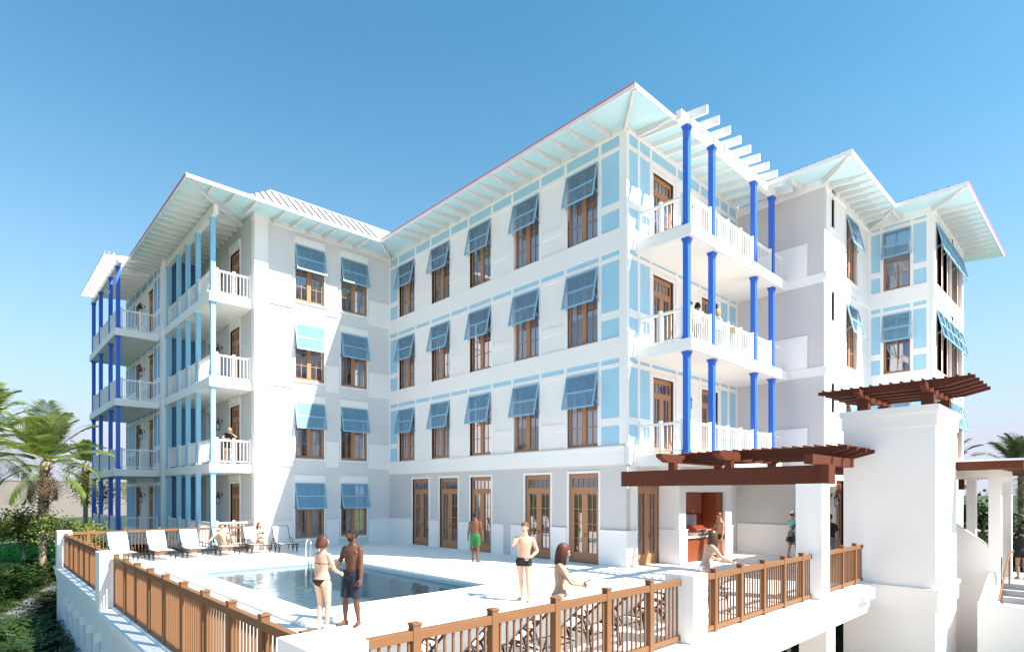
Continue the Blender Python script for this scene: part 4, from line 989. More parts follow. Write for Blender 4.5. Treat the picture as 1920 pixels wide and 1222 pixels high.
    add('hair', shell(me, scalp, (.016 if kind != 'crop' else .006)*s, 'hair', HM[hc], iH)) if kind != 'cap' else None
    if beard: add('beard', shell(me, lambda p: p.z < 1.598 and p.z > 1.53 and p.y > .0 and abs(p.x) < .07 and not (abs(p.x) < .024 and p.z > 1.568), .003*s, 'beard', HM[hc], iH))
    if kind in ('long', 'bob'):
        hb = MB(); rr_ = random.Random(5); n = 120
        for i in range(n):
            az = math.radians(58+(302-58)*(i+.5)/n); rl = rr_.uniform(.78, 1.08)
            dx, dy = math.sin(az), math.cos(az); pts = []
            top = Vector((dx*.015, -.02+dy*.02, 1.758))
            for k in range(5):
                ph = PI/2*(1-(k+1)/5.2); pts.append(Vector((dx*.084*math.cos(ph)*1.03, -.014+dy*.104*math.cos(ph), 1.655+.105*math.sin(ph))))
            ln = {'long': .27, 'bob': .13}[kind]*rl
            if abs(math.degrees(az)-180) > 95: ln *= .9
            bx_, by_ = pts[-1].x, pts[-1].y; m_ = 5; hang = []
            for k in range(1, m_+1):
                q = k/m_; hang.append((Vector((bx_*.12*math.sin(q*PI)+rr_.uniform(-.006, .006), by_*.05*math.sin(q*PI*.9)-.012*q+rr_.uniform(-.006, .006), 0)), ln*q))
            pts = [HD @ p for p in [top]+pts]; b0 = pts[-1]
            dn = (HD.to_3x3() @ Vector((0, 0, -1)))*.3+Vector((0, 0, -.7))      # hair falls mostly straight down
            pts += [b0+HD.to_3x3() @ h+dn*l for h, l in hang]
            hb.tube([p*s for p in pts], [.0095*s]*6+[.0105*s, .0105*s, .0095*s, .0075*s, .003*s][:len(pts)-6], 6)
        add('hair', hb.mesh('hair', HM[hc], True))
    if kind == 'cap':
        add('hair', shell(me, lambda p: scalp(p) and p.z < 1.69, .006*s, 'hair', HM['brown'], iH))
        add('cap', shell(me, lambda p: p.z > 1.672 and (p-Vector((0,-.012,1.655))).length < .14, .014*s, 'cap', CM['cap'], iH))
        pk = MB(); pk.prism([sc(q) for q in ((-.07, .05, 1.69), (-.055, .14, 1.678), (0, .165, 1.674), (.055, .14, 1.678), (.07, .05, 1.69))], (HD.to_3x3() @ Vector((0,0,.008)))*s); add('cap_peak', pk.mesh('cap_peak', CM['cap']))
    # clothes
    def loose(legs, torso, arms, name, m, extra=.0):
        g = MB()
        if torso:
            z0, z1 = torso; rs = []
            for z, rx, ry, yo in R:
                if z0-.001 <= z <= z1+.001:
                    c = Vector((0, yo, z)); cc = T(c); k = 1.0+.018/rx+extra; k2 = 1.0+.018/ry+extra; rs.append((cc, (T(c+Vector((rx*k,0,0)))-cc), (T(c+Vector((0,ry*k2,0)))-cc)))
            g.rings(rs, 18)
            if z0 < .9:
                for sx in (-1, 1): g.ell(RP @ Vector((sx*.075, -.055, .90)), .1, .095, .10)
            if z1 > 1.25 and fem:
                for sx in (-1, 1): g.ell(CH @ Vector((sx*.072, .084, 1.285)), .07, .066, .07)
        if legs: g.ell(RP @ Vector((0, -.01, .855)), .11, .10, .07)
        for sx in (-1, 1):
            if legs:
                h, k, an = legpts[sx]; f = legs
                if f <= 1: g.tube([h-(k-h)*.05, h+(k-h)*.3*f, h+(k-h)*f], [.104, .102, .090], 16)
                else: g.tube([h, h+(k-h)*.5, k, k+(an-k)*.5, k+(an-k)*(f-1)], [.103, .088, .067, .066, .062], 16)
            if arms:
                a, e_, w_ = armpts[sx]
                if arms <= 1: g.tube([a+Vector((-sx*.04, 0, 0)), a+(e_-a)*.1, a+(e_-a)*arms], [.07*ar, .074*ar, .07*ar], 14)
                else: g.tube([a+Vector((-sx*.04, 0, 0)), a+(e_-a)*.1, e_, e_+(w_-e_)*(arms-1)], [.066*ar, .069*ar, .052*ar, .038*ar], 14)
        g.v = [tuple(Vector(v)*s) for v in g.v]
        add(name, remeshed(g, .011, 2, name, m))
    for it in wear:
        c = CM[it[1]]
        if it[0] == 'trunks': add('swim_trunks', shell(me, lambda p: .795 < p.z < .985 and abs(p.x) < .24 and abs(p.y) < .2, .008*s, 'swim_trunks', c, iP))
        if it[0] == 'briefs': add('bikini_bottom', shell(me, lambda p: p.z > .78 and p.z < .955 and abs(p.y) < .2 and p.z > .80+(max(0, abs(p.x)-.035)*.95 if p.y > 0 else max(0, abs(p.x)-.02)*1.15), .006*s, 'bikini_bottom', c, iP))
        if it[0] == 'bikini':
            add('bikini_top', shell(me, lambda p: p.y > .03 and any(abs(p.x-sx*.078) < .078*(1-(p.z-1.235)/.13) and 1.238 < p.z < 1.345 for sx in (-1, 1)), .006*s, 'bikini_top', c, iC))
            add('bikini_strap', shell(me, lambda p: abs(p.x) < .17 and (1.237 < p.z < 1.252), .005*s, 'bikini_strap', c, iC))
            tb = MB()
            for sx in (-1, 1): tb.tube([CH @ Vector(q)*s for q in ((sx*.075, .128, 1.335), (sx*.07, .082, 1.40), (sx*.05, .03, 1.455), (sx*.02, -.06, 1.475))], .004*s, 6)
            add('bikini_strap', tb.mesh('bikini_strap', c))
        if it[0] == 'shorts': loose(it[2], (.86, 1.02), None, 'shorts', c, .1)
        if it[0] == 'trousers': loose(1.92, (.86, 1.02), None, 'trousers', c)
        if it[0] == 'shirt': loose(None, (.95, 1.46), it[2], 'shirt', c, .06)
        if it[0] == 'dress': loose(.42, (.86, 1.46), it[2], 'dress', c, .05)
    return o, armpts, s
def world(o, p): return Matrix.Translation(o.location) @ Matrix.Rotation(o.rotation_euler.z, 4, 'Z') @ Vector(p)
Fw = (.6856, .728); Rw = (.728, -.6856)
def fr2(f, r): return (Fw[0]*f+Rw[0]*r, Fw[1]*f+Rw[1]*r)
person('auburn haired woman in a black bikini seen from behind, beside the man in denim shorts', (4.66, 9.93, 0), fr2(.9, .42), 1.70, 'f', 'pale', side=.03, twist=.05, hands={-1: (-.20, .06, .84), 1: (.17, .30, 1.02)}, elbows={-1: (-1, -.6, 0), 1: (.5, -1, -.3)},
    feet={-1: (-.06, -.03, .085), 1: (.055, .05, .085)}, head=(-.35, -.05), wear=(('briefs', 'black'), ('bikini', 'black')), hair=('bob', 'red'), toe={-1: (-.45, 1, 0), 1: (.1, 1, 0)}, curl=.7)
o, A, s_ = person('bare chested man in dark denim shorts holding a drink by the pool corner', (5.24, 9.92, 0), fr2(-.78, -.42), 1.80, 'm', 'dark', twist=.05, hands={1: (.10, .32, 1.10), -1: (-.26, .07, .82)}, elbows={1: (.8, -1, -.4), -1: (-.5, -1, 0)},
    feet={-1: (-.13, -.02, .085), 1: (.12, .06, .085)}, head=(-.55, .04), wear=(('shorts', 'denim', .98),), hair=('crop', 'black'), toe={-1: (-.35, 1, 0), 1: (.45, 1, 0)}, curl=.9, beard=True)
p = world(o, (A[1][2]+Vector((-.02, .075, .0)))*s_)
t = thing('drink_cup', 'yellow drinking cup held between the couple at the pool edge', 'cup', p)
m = MB(); m.rings([((0,0,-.06),(.027,0,0),(0,.027,0)),((0,0,.07),(.036,0,0),(0,.036,0))], 14); m.build('cup', mat('yellow_cup', (.75,.62,.12), .4, vary=.05), t, smooth=False)
m = MB(); m.tube([(0,0,.05),(.012,.01,.15)], .005, 6); m.build('straw', M['trim'], t)
person('man in green swim shorts seen from behind, standing by the brown glass doors', (13.3, 16.05, 0), fr2(1, .25), 1.80, 'm', 'brown', hands={1: (.29, .02, .84), -1: (-.29, .04, .84)}, feet={-1: (-.10, 0, .085), 1: (.09, -.05, .085)}, head=(0, .02), wear=(('shorts', 'green', .8),), hair=('crop', 'black'), toe={1: (.6, .8, 0)}, voxel=.011)
person('pale man in black swim trunks with one hand on his chin, right of the pool', (9.27, 9.45, 0), fr2(-.95, -.15), 1.80, 'm', 'pale', hands={1: (.06, .17, 1.45), -1: (-.16, .14, .98)}, elbows={1: (.75, .6, -1), -1: (-1, -.7, 0)}, feet={-1: (-.11, .0, .085), 1: (.05, -.14, .085)}, knees={1: (.3, 1, 0)}, head=(-.3, .05), side=-.04,
    wear=(('trunks', 'black'),), hair=('short', 'ginger'), toe={1: (.7, .8, 0), -1: (-.3, 1, 0)}, curl=1.0)
o, A, s_ = person('red haired woman in a striped bikini looking at her phone behind the bottom fence', (6.6, 5.93, 0), fr2(.05, 1), 1.70, 'f', 'fair', hands={1: (.05, .33, 1.10), -1: (-.02, .34, 1.10)}, elbows={1: (1, -.5, -.6), -1: (-1, -.5, -.6)}, head=(0, .42), wear=(('briefs', 'stripe'), ('bikini', 'stripe')), hair=('long', 'red'), curl=.8)
def phone(o, pt, s_, label):
    p = world(o, pt*s_); t = thing('mobile_phone', label, 'phone', p, o.rotation_euler.z)
    m = MB(); m.pts8([(-.036, -.05, -.004), (.036, -.05, -.004), (.036, .07, .045), (-.036, .07, .045), (-.036, -.054, .004), (.036, -.054, .004), (.036, .066, .053), (-.036, .066, .053)]); m.build('phone_body', M['black'], t, bevel=.003)
    m = MB(); m.quad((-.03, -.05, .0062), (.03, -.05, .0062), (.03, .062, .0515), (-.03, .062, .0515)); m.build('screen', M['steel'], t)
phone(o, (A[1][2]+A[-1][2])/2+Vector((0, .09, .03)), s_, 'dark phone in the hands of the woman in the striped bikini')
o, A, s_ = person('brown haired woman in a white bikini leaning on the rail behind the short pier', (11.6, 6.2, 0), fr2(.15, 1), 1.68, 'f', 'pale', lean=.22, side=.05, hands={1: (.35, .42, 1.07), -1: (-.08, .36, 1.05)}, elbows={1: (.6, -.8, -.4), -1: (-1, -.6, -.3)}, head=(.35, .15), wear=(('briefs', 'white'), ('bikini', 'white')), hair=('long', 'brown'), curl=.8)
phone(o, A[1][2]+Vector((.0, .08, .03)), s_, 'dark phone in the hand of the woman leaning on the rail')
person('man in black swim briefs cooking at the built-in grill', (20.0, 10.15, 0), fr2(-.15, -1), 1.78, 'm', 'tan', hands={1: (.10, .40, 1.12), -1: (-.25, .06, .83)}, elbows={1: (.6, -1, -.4)}, feet={1: (.08, .06, .085), -1: (-.09, -.08, .085)}, head=(0, .3), wear=(('trunks', 'black'),), hair=('short', 'brown'), voxel=.011)
person('man in a turquoise shirt, grey shorts and pale cap by the grey wall', (23.05, 8.75, 0), fr2(.12, 1), 1.78, 'm', 'fair', hands={1: (.28, -.06, .86), -1: (-.25, .16, .84)}, feet={1: (.09, .12, .085), -1: (-.09, -.14, .09)}, wear=(('shorts', 'greyc', .97), ('shirt', 'teal', .6)), hair=('cap', 'brown'), voxel=.011)
o, A, s_ = person('woman dressed in black carrying a handbag, half hidden by the tall pillar', (22.1, 8.15, 0), fr2(-.3, -1), 1.72, 'f', 'fair', hands={1: (.14, .22, 1.34), -1: (-.22, .1, .82)}, elbows={1: (.8, .1, -1)}, wear=(('trousers', 'black'), ('shirt', 'black', 1.9)), hair=('bob', 'black'), voxel=.011)
p = world(o, (A[1][1]+Vector((.03, .03, -.02)))*s_); t = thing('handbag', 'dark handbag hanging from the arm of the woman in black', 'handbag', (p.x, p.y, p.z-.32), o.rotation_euler.z)
m = MB(); m.prism([(-.05, -.17, -.12), (-.05, .17, -.12), (-.05, .13, .07), (-.05, -.13, .07)], (.1, 0, 0)); m.build('bag_body', mat('bag_leather', (.06,.05,.045), .5, vary=.1), t, bevel=.015)
m = MB(); m.tube([(0, .1*math.cos(PI*k/10), .07+.24*math.sin(PI*k/10)) for k in range(11)], .009, 6); m.build('bag_handle', M['black'], t)
person('man in a black T-shirt just right of the tall white pillar', (21.75, 7.02, 0), fr2(.6, .8), 1.76, 'm', 'tan', hands={1: (.26, .1, .84)}, wear=(('trousers', 'greyc'), ('shirt', 'black', .75)), hair=('short', 'black'), voxel=.011)
person('man in dark trunks reclining on a white lounger with his knees drawn up', (7.62, 25.17, 0), (.05, -1), 1.78, 'm', 'fair', hipz=.475, pelv=-.55, hands={1: (.72, .0, .42), -1: (-.12, .34, .84)}, elbows={1: (.5, -1, .2), -1: (-1, 0, -.3)}, feet={1: (.14, .50, .455), -1: (-.13, .66, .455)}, knees={1: (.25, .2, 1), -1: (-.25, .2, 1)}, toe={1: (.2, 1, -.1), -1: (-.2, 1, -.1)}, head=(.1, .35), wear=(('trunks', 'khaki'),), hair=('short', 'ginger'), voxel=.011)
person('woman in a black bikini sitting cross legged with folded arms on a white lounger', (8.92, 24.9, 0), (.35, -1), 1.66, 'f', 'pale', hipz=.475, pelv=-.08, hands={1: (-.10, .20, .83), -1: (.10, .22, .80)}, elbows={1: (1, .2, -.6), -1: (-1, .2, -.6)}, feet={1: (.02, .46, .09), -1: (.24, .60, .22)}, knees={1: (0, .5, 1), -1: (-.1, .5, 1)}, toe={-1: (.5, 1, -.5), 1: (.2, 1, 0)}, head=(-.1, 0), wear=(('briefs', 'black'), ('bikini', 'black')), hair=('long', 'brown'), voxel=.011)
person('blond woman in black leaning on the railing of the lowest left balcony', (8.3, 27.0, FL[0]+.002), (-.1, -1), 1.70, 'f', 'fair', lean=.5, hands={1: (.12, .50, 1.10), -1: (-.1, .36, 1.36)}, elbows={1: (1, 0, -.6), -1: (-1, .2, -.8)}, head=(0, .55), wear=(('dress', 'black', .5),), hair=('bob', 'blond'), voxel=.011)
o, A, s_ = person('blond woman in a pale blue top on the middle balcony between the royal blue columns', (19.55, 10.0, FL[1]+.002), (.5, -.55), 1.70, 'f', 'fair', hands={1: (.20, .30, 1.05), -1: (-.12, .34, 1.22)}, elbows={1: (.9, -.7, -.5), -1: (-1, -.2, -.7)}, head=(.5, .1), wear=(('trousers', 'greyc'), ('shirt', 'paleblue', .6)), hair=('long', 'blond'), voxel=.011)
p = world(o, (A[1][2]+Vector((.02, .1, 0)))*s_); t = thing('shoulder_bag', 'olive shoulder bag held by the blond woman on the middle balcony', 'bag', (p.x, p.y, p.z-.14), .4)
m = MB(); m.prism([(-.06, -.16, -.14), (-.06, .16, -.14), (-.06, .14, .1), (-.06, -.14, .1)], (.12, 0, 0)); m.build('bag_body', CM['khaki'], t, bevel=.02)
m = MB(); m.tube([(0, .1*math.cos(PI*k/10), .1+.14*math.sin(PI*k/10)) for k in range(11)], .01, 6); m.build('bag_strap', CM['khaki'], t)
person('dark haired person on the middle balcony just right of the corner column', (18.3, 10.1, FL[1]+.002), (1, .3), 1.66, 'f', 'tan', hands={1: (.2, .25, 1.05)}, wear=(('trousers', 'greyc'), ('shirt', 'white', .6)), hair=('bob', 'black'), voxel=.011)
person('person in a black dress standing at the top of the right hand steps', (23.95, 2.22, -.198), fr2(.9, .3), 1.62, 'f', 'tan', hands={}, wear=(('dress', 'black', 1.7),), hair=('bob', 'black'), voxel=.011)
# ------------------------------------------------------------------ plants
LF = dict(palm=leafmat('palm_leaf', (.11,.19,.035), (.28,.33,.08), .42, .35, 1.2), palmd=leafmat('dark_palm_leaf', (.02,.045,.012), (.07,.10,.025), .25, .4), leaf=leafmat('broad_leaf', (.09,.14,.03), (.22,.25,.06), .35, .45, 1.0), dark=leafmat('dark_broad_leaf', (.010,.028,.008), (.028,.055,.014), .25, .5, 1.0), bright=leafmat('bright_shrub_leaf', (.05,.30,.05), (.10,.42,.08), .35, .45, 1.5), fern=leafmat('fern_leaf', (.012,.034,.009), (.04,.08,.016), .3, .4, 1.5), dead=leafmat('dry_frond', (.19,.13,.07), (.11,.07,.035), .1, .8, 3.0))
BK = dict(palm=mat('palm_bark', (.30,.23,.17), .9, bump=.8, bscale=25, vary=.25, vscale=9), birch=mat('pale_bark', (.50,.45,.40), .85, bump=.4, bscale=30, vary=.25, vscale=6), dark=mat('brown_bark', (.12,.085,.06), .9, bump=.6, bscale=30, vary=.2, vscale=8))
def palm_leaf(mb, base, az, el, L, rng, nseg=28, wid=1.0):
    """arched costapalmate frond: petiole, curved midrib and long drooping leaflets"""
    d = Vector((math.cos(az), math.sin(az), 0)); up = Vector((0,0,1)); sd = Vector((-d.y, d.x, 0)); pts = []; p = Vector(base); n = 12; droop = rng.uniform(.6, 1.15)
    for k in range(n+1):
        q = k/n; e = el-droop*q*q*1.1; pts.append(p.copy()); p = p+(d*math.cos(e)+up*math.sin(e))*(L/n)
    for k in range(n):
        a, b = pts[k], pts[k+1]; w = .022*(1-k/n*.8); mb.quad(a-sd*w, a+sd*w, b+sd*w*.9, b-sd*w*.9)
    for k in range(nseg):
        q = .30+.70*k/(nseg-1); f = q*n; i = min(n-1, int(f)); c = pts[i].lerp(pts[i+1], f-i); t = (pts[i+1]-pts[i]).normalized(); nu = sd.cross(t).normalized()
        if nu.z < 0: nu = -nu
        ln = L*.44*wid*(math.sin(PI*(.18+.72*(q-.30)/.70)))*rng.uniform(.9, 1.1); fw = .35+1.5*(q-.30)
        for s in (-1, 1):
            v = (sd*s*1.0+t*fw+nu*.22).normalized(); w = t*.026+nu*.012
            a = c; b = c+v*ln*.5+up*(-.02*ln); e = c+v*ln*.93+up*(-.16*ln*rng.uniform(.5, 1.3))
            mb.quad(a-w*.6, a+w*.6, b+w, b-w); mb.tri(b-w, b+w, e)
def palm(loc, h, L, label, seed, n=34, lm='palm', lean=(0, 0), skirt=True):
    rng = random.Random(seed); t = thing('palm_tree', label, 'palm', loc, 0, 'palm trees round the building')
    tr = MB(); pts = []; rad = []; m = 26
    for k in range(m+1):
        q = k/m; pts.append((lean[0]*q*q, lean[1]*q*q, h*q)); rad.append((.135 if q > .12 else .17)*(1+.10*(k % 2))*(1.0 if q < .5 else 1.25))
    tr.tube(pts, rad, 14); tr.build('trunk', BK['palm'], t, smooth=False)
    top = Vector(pts[-1]); bt = MB()
    for k in range(190):   # old leaf bases under the crown
        a = rng.uniform(0, 2*PI); z = h*(.42+.55*rng.random()); q = z/h; c = Vector((lean[0]*q*q, lean[1]*q*q, z)); d = Vector((math.cos(a), math.sin(a), 0)); s = Vector((-d.y, d.x, 0))*.055
        e = c+d*(.33+.16*rng.random())+Vector((0,0,rng.uniform(-.15, .22))); b = c+d*.11
        bt.quad(b-s, b+s, e+s*.6, e-s*.6); bt.tri(b+s, b-s, (b+e)/2-Vector((0,0,.12)))
    bt.build('leaf_bases', LF['dead'], t, fix=False)
    cr = MB()
    for k in range(n):
        el = 1.52-2.2*(k/n)**1.35; palm_leaf(cr, top+Vector((0,0,.1-.35*k/n)), k*2.39996+rng.uniform(-.2, .2), el, L*rng.uniform(.85, 1.1), rng)
    cr.build('crown', LF[lm], t, fix=False)
    if skirt:
        dd = MB()
        for k in range(7): palm_leaf(dd, top-Vector((0,0,.3)), rng.uniform(0, 6.28), -1.0, L*.6, rng, 10)
        dd.build('dry_fronds', LF['dead'], t, fix=False)
    return t
def leafquad(mb, p, s, rng):
    a = rng.uniform(0, 6.28); e = rng.uniform(-.9, .9); d = Vector((math.cos(a)*math.cos(e), math.sin(a)*math.cos(e), math.sin(e))); u = Vector((rng.gauss(0,1), rng.gauss(0,1), rng.gauss(0,1))); w = d.cross(u)
    if w.length < .01: return
    w = w.normalized()*s*.38; m = p+d*s*.45; k = p+d*s
    mb.quad(p, m+w, k, m-w)
def tree(loc, h, r, label, seed, lm='leaf', bk='birch', nl=5200, ls=.17, th=.35, name='broadleaf_tree', cat='tree', group='leafy trees round the building', flat=1.0):
    rng = random.Random(seed); t = thing(name, label, cat, loc, 0, group); tr = MB(); tips = []
    def branch(p, d, L, rad, lv):
        pts = [p]; rs = [rad]; q = p.copy(); dd = d.copy()
        for k in range(4):
            dd = (dd+Vector((rng.gauss(0,.16), rng.gauss(0,.16), rng.gauss(.04,.1)))).normalized(); q = q+dd*L/4; pts.append(q.copy()); rs.append(rad*(1-.16*(k+1)))
            if lv >= 1 and k >= 1: tips.append((q.copy(), lv))
        tr.tube(pts, rs, 7 if lv == 0 else 5, caps=False)
        if lv < 3:
            for k in range(4 if lv == 0 else 3):
                a = rng.uniform(0, 6.28); v = (dd*.55+Vector((math.cos(a), math.sin(a), rng.uniform(-.05, .55)))*.85).normalized(); st = pts[-1] if k else pts[-2]
                branch(st, v, L*rng.uniform(.55, .8) if lv else r*rng.uniform(.5, .75), rs[-1]*.75, lv+1)
    branch(Vector((0,0,-.2)), Vector((rng.uniform(-.05,.05), rng.uniform(-.05,.05), 1)), h*th+.2, .05+h*.014, 0)
    tr.build('trunk', BK[bk], t, fix=False)
    zmin = h*th*.8; lf = MB(); cl = [p for p, l in tips]
    for k in range(nl):
        c = rng.choice(cl); s = r*.17
        p = c+Vector((rng.gauss(0, s), rng.gauss(0, s), rng.gauss(0, s*.8)*flat))
        leafquad(lf, p, ls*rng.uniform(.7, 1.3), rng)
    lf.build('crown', LF[lm], t, fix=False); return t
# left hand group
palm((2.34, 32.1, gz(2.34, 32.1)), 5.25, 2.3, 'tall palm with a shaggy trunk standing left of the royal blue columns', 3, 36, lean=(.1, -.1))
palm((.85, 35.0, gz(.85, 35)), 6.1, 2.7, 'large palm at the left edge of the photo, its trunk cut by the frame', 8, 36, lean=(-.5, 0))
palm((6.0, 50.0, gz(6, 50)), 5.0, 1.6, 'smaller palm close against the royal blue columns, behind the pale trunks', 15, 28)
palm((-1.4, 37.5, gz(-1.4, 37.5)), 6.2, 2.8, 'palm outside the left edge whose fronds reach into the photo', 21, 32)
for (x, y, h, r, sd, l) in ((3.15, 31.0, 4.4, 1.25, 4, 'small tree with pale forked trunk behind the tall palm'), (1.75, 34.8, 4.3, 1.3, 9, 'leafy tree with pale trunk left of the tall palm'), (7.3, 53, 5.2, 2.0, 14, 'light green tree showing between the royal blue columns'), (.3, 33.5, 4.2, 1.3, 19, 'dense small tree at the left edge under the palm fronds'), (10.5, 60, 5, 2.2, 24, 'pale green tree far behind the royal blue columns')):
    tree((x, y, gz(x, y)), h, r, l, sd, nl=2600, ls=.11)
# ferns and shrubs
def fern_mesh(seed, n=17, L=1.05):
    rng = random.Random(seed); mb = MB()
    for k in range(n):
        az = k*2.39996; el = rng.uniform(.55, 1.25); d = Vector((math.cos(az), math.sin(az), 0)); sd = Vector((-d.y, d.x, 0)); p = Vector((0,0,.02)); l = L*rng.uniform(.7, 1.1); pts = []; m = 11
        for i in range(m+1): q = i/m; e = el-2.0*q*q; pts.append(p.copy()); p = p+(d*math.cos(e)+Vector((0,0,1))*math.sin(e))*l/m
        for i in range(1, m+1):
            t = (pts[i]-pts[i-1]).normalized(); w = .21*l*math.sin(PI*min(1, .16+i/m*.82))
            for s in (-1, 1):
                c = pts[i]; v = (sd*s+t*.45+Vector((0,0,-.12))).normalized(); g = t*.034*l
                mb.quad(c-g*.6, c+v*w*.5-g, c+v*w, c+v*w*.5+g); 
            mb.quad(pts[i-1]-sd*.006, pts[i-1]+sd*.006, pts[i]+sd*.005, pts[i]-sd*.005)
    return mb.mesh('fern', LF['fern'], fix=False)
FM = [fern_mesh(i, 15+2*i) for i in range(4)]
rng = random.Random(42); cnt = 0; spots = []
def offpath(x, y):
    for i in range(len(cl)-1):
        a = Vector(cl[i]); b = Vector(cl[i+1]); d = b-a; t = max(0, min(1, (Vector((x, y))-a).dot(d)/d.length_squared))
        if (Vector((x, y))-a-d*t).length < .8: return False
    return True
def spot(xr, yr, md):
    for _ in range(200):
        x = rng.uniform(*xr); y = rng.uniform(*yr)
        if x > 1.65 and y < 26.4: continue
        if all((x-a)**2+(y-b)**2 > md*md for a, b in spots) and offpath(x, y): spots.append((x, y)); return x, y
    return None
for i in range(96):
    q = spot((-1.6, 3.4), (18.5, 33.5), .58)
    if not q: continue
    sc_ = rng.uniform(1.0, 1.7); f = link('fern', FM[i % 4], None, (q[0], q[1], gz(*q)+.02), rng.uniform(0, 6.28)); f.scale = (sc_,)*3
    tag(f, 'dark green fern in the dense bed below the white wall on the left', 'fern', 'ferns in the bed below the left wall')
def shrub_mesh(seed, r, n, lm, ls):
    g = random.Random(seed); mb = MB(); cs = [Vector((g.gauss(0, r*.5), g.gauss(0, r*.5), r*(.25+.6*g.random()))) for _ in range(12)]
    for k in range(n):
        c = g.choice(cs); leafquad(mb, c+Vector((g.gauss(0, r*.2), g.gauss(0, r*.2), g.gauss(0, r*.17))), ls*g.uniform(.7, 1.3), g)
    for c in cs: mb.tube([(0,0,0), (c*.5)+Vector((0,0,.05)), c], [.018, .012, .006], 5)
    return mb.mesh('shrub', LF[lm], fix=False)
SM = [shrub_mesh(i, .75, 520, 'bright', .17) for i in range(3)]; SD = [shrub_mesh(10+i, .9, 700, 'fern', .16) for i in range(2)]
for i in range(24):
    q = spot((.4, 5.0), (33, 45), .95)
    if not q or q[0] > 5.2: continue
    f = link('shrub', SM[i % 3], None, (q[0], q[1], gz(*q)), rng.uniform(0, 6.28)); f.scale = (rng.uniform(.8, 1.2),)*3
    tag(f, 'bright green low shrub on the lawn around the palm trunks', 'shrub', 'bright green shrubs on the left lawn')
for i in range(16):
    q = spot((-1.5, 4.6), (30, 34.5), 1.0)
    if not q: continue
    f = link('shrub', SD[i % 2], None, (q[0], q[1], gz(*q)), rng.uniform(0, 6.28)); f.scale = (rng.uniform(.7, 1.1),)*3
    tag(f, 'dark green shrub between the ferns and the palm trunks', 'shrub', 'dark green shrubs behind the ferns')
# right hand group
palm((47.5, 8.6, -2.6), 6.4, 2.7, 'palm with long dark fronds above the flat brown roof on the right', 31, 26, 'palmd', skirt=False)
palm((49.5, 4.6, -2.6), 6.4, 2.7, 'palm at the right edge of the photo behind the flat brown roof', 37, 26, 'palmd', skirt=False)
for (x, y, h, r, sd, l) in ((33.0, 3.7, 6.0, 2.2, 51, 'dark dense tree behind the right hand steps'), (35.5, 1.6, 6.4, 2.4, 52, 'dark tree at the right edge of the photo'), (38.5, 5.0, 6.6, 2.5, 53, 'dark tree seen through the openings of the stair building'), (44, 7.5, 7.4, 2.6, 54, 'leafy tree under the palm fronds on the right'), (36, -1.5, 6.2, 2.5, 55, 'dark tree beyond the right edge')):
    tree((x, y, -2.6), h, r, l, sd, 'dark', 'dark', nl=5200, ls=.24, th=.2)
for i in range(6):
    x, y = 29.5+1.3*i, 2.9-.75*i; f = link('shrub', SD[i % 2], None, (x, y, -2.6), i*1.1); f.scale = (1.9,)*3
    tag(f, 'dark green hedge shrub beyond the right hand steps', 'shrub', 'dark hedge shrubs beyond the right steps')
# lawn tufts near the left wing
gr_ = MB(); g = random.Random(77)
for k in range(9000):
    x = g.uniform(.2, 6.5); y = g.uniform(27, 46)
    if y < 33 and not (x > 2.5): continue
    if not offpath(x, y): continue
    z = gz(x, y); a = g.uniform(0, 6.28); d = Vector((math.cos(a), math.sin(a), 0)); w = Vector((-d.y, d.x, 0))*.012; p = Vector((x, y, z)); gr_.tri(p-w, p+w, p+d*.05+Vector((0,0,g.uniform(.06, .14))))
o = gr_.build('grass', M['grass'], fix=False); struct(o, 'short green grass on the lawn by the left wing', None, 'stuff')
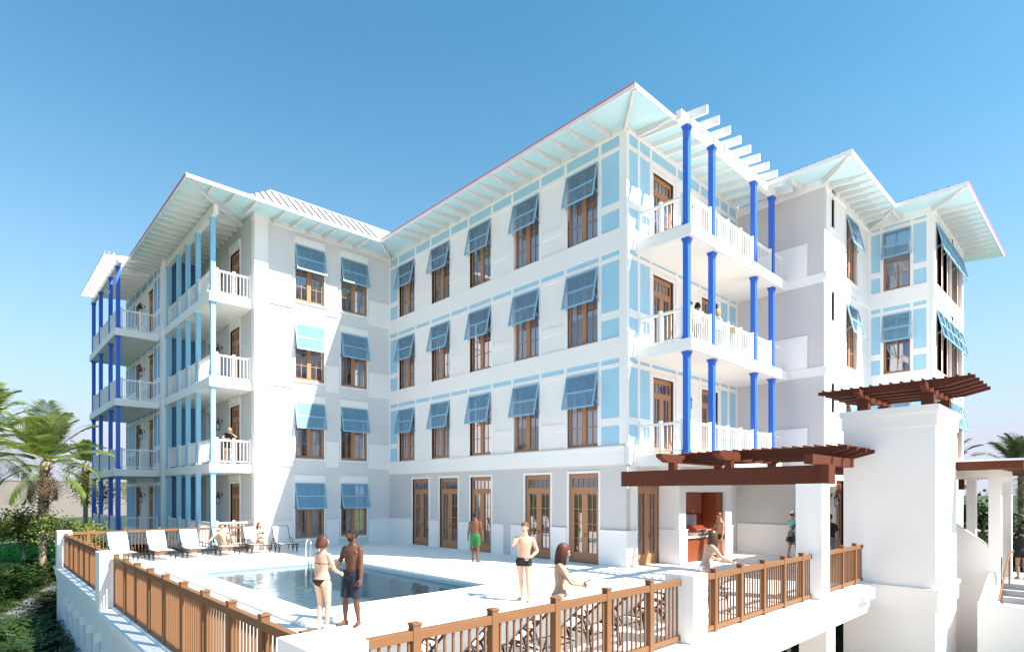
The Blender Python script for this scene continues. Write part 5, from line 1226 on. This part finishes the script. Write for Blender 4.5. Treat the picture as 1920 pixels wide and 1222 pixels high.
# ------------------------------------------------------------------ light, sky, camera
S_ = Vector((.42, -1.0, 1.25)).normalized()
sd_ = bpy.data.lights.new('sun', 'SUN'); sd_.energy = 5.0; sd_.angle = math.radians(.5); sd_.color = (1, .91, .80)
so_ = bpy.data.objects.new('sun', sd_); C.objects.link(so_); so_.rotation_euler = (-S_).to_track_quat('-Z', 'Y').to_euler(); so_.location = (10, -20, 40)
wd = bpy.data.worlds.new('World'); bpy.context.scene.world = wd; wd.use_nodes = True; nt = wd.node_tree; bg = nt.nodes['Background']
sk = nt.nodes.new('ShaderNodeTexSky'); sk.sky_type = 'NISHITA'; sk.sun_disc = False; sk.sun_elevation = math.asin(S_.z); sk.sun_rotation = math.atan2(S_.x, S_.y)
sk.air_density = 1.0; sk.dust_density = .5; sk.ozone_density = 3.0
hs_ = nt.nodes.new('ShaderNodeMix'); hs_.data_type = 'RGBA'; hs_.blend_type = 'MULTIPLY'; hs_.inputs['Factor'].default_value = 1; hs_.inputs['B'].default_value = (.42, .93, .91, 1)
nt.links.new(sk.outputs[0], hs_.inputs['A']); 
gm_ = nt.nodes.new('ShaderNodeTexCoord'); sx_ = nt.nodes.new('ShaderNodeSeparateXYZ'); nt.links.new(gm_.outputs['Generated'], sx_.inputs[0])
m1_ = nt.nodes.new('ShaderNodeMath'); m1_.operation = 'SUBTRACT'; m1_.use_clamp = True; m1_.inputs[0].default_value = 1; nt.links.new(sx_.outputs['Z'], m1_.inputs[1])
m2_ = nt.nodes.new('ShaderNodeMath'); m2_.operation = 'POWER'; m2_.inputs[1].default_value = 3.9; nt.links.new(m1_.outputs[0], m2_.inputs[0])
m3_ = nt.nodes.new('ShaderNodeMath'); m3_.operation = 'MULTIPLY'; m3_.inputs[1].default_value = 1.35; m3_.use_clamp = True; nt.links.new(m2_.outputs[0], m3_.inputs[0])
hz_ = nt.nodes.new('ShaderNodeMix'); hz_.data_type = 'RGBA'; hz_.inputs['B'].default_value = (2.95, 3.1, 3.65, 1)   # pale haze low over the horizon
nt.links.new(m3_.outputs[0], hz_.inputs['Factor']); nt.links.new(hs_.outputs['Result'], hz_.inputs['A']); nt.links.new(hz_.outputs['Result'], bg.inputs['Color']); bg.inputs['Strength'].default_value = .10
cd = bpy.data.cameras.new('camera'); cam = bpy.data.objects.new('camera', cd); C.objects.link(cam); bpy.context.scene.camera = cam
fpx = math.sqrt(1020*1150)
cd.sensor_width = 36; cd.lens = 36*fpx/1920; cd.shift_y = (926-611)/1920; cd.clip_end = 5000; cd.clip_start = .1
cam.location = (0, 0, 2.45); cam.rotation_euler = (PI/2, 0, math.atan2(-.6856, .728))
sc = bpy.context.scene
sc.view_settings.view_transform = 'Standard'; sc.view_settings.look = 'None'; sc.view_settings.gamma = 1; sc.view_settings.exposure = 1.36
sc.cycles.use_denoising = True
sc.cycles.max_bounces = 10; sc.cycles.transparent_max_bounces = 24; sc.cycles.diffuse_bounces = 5
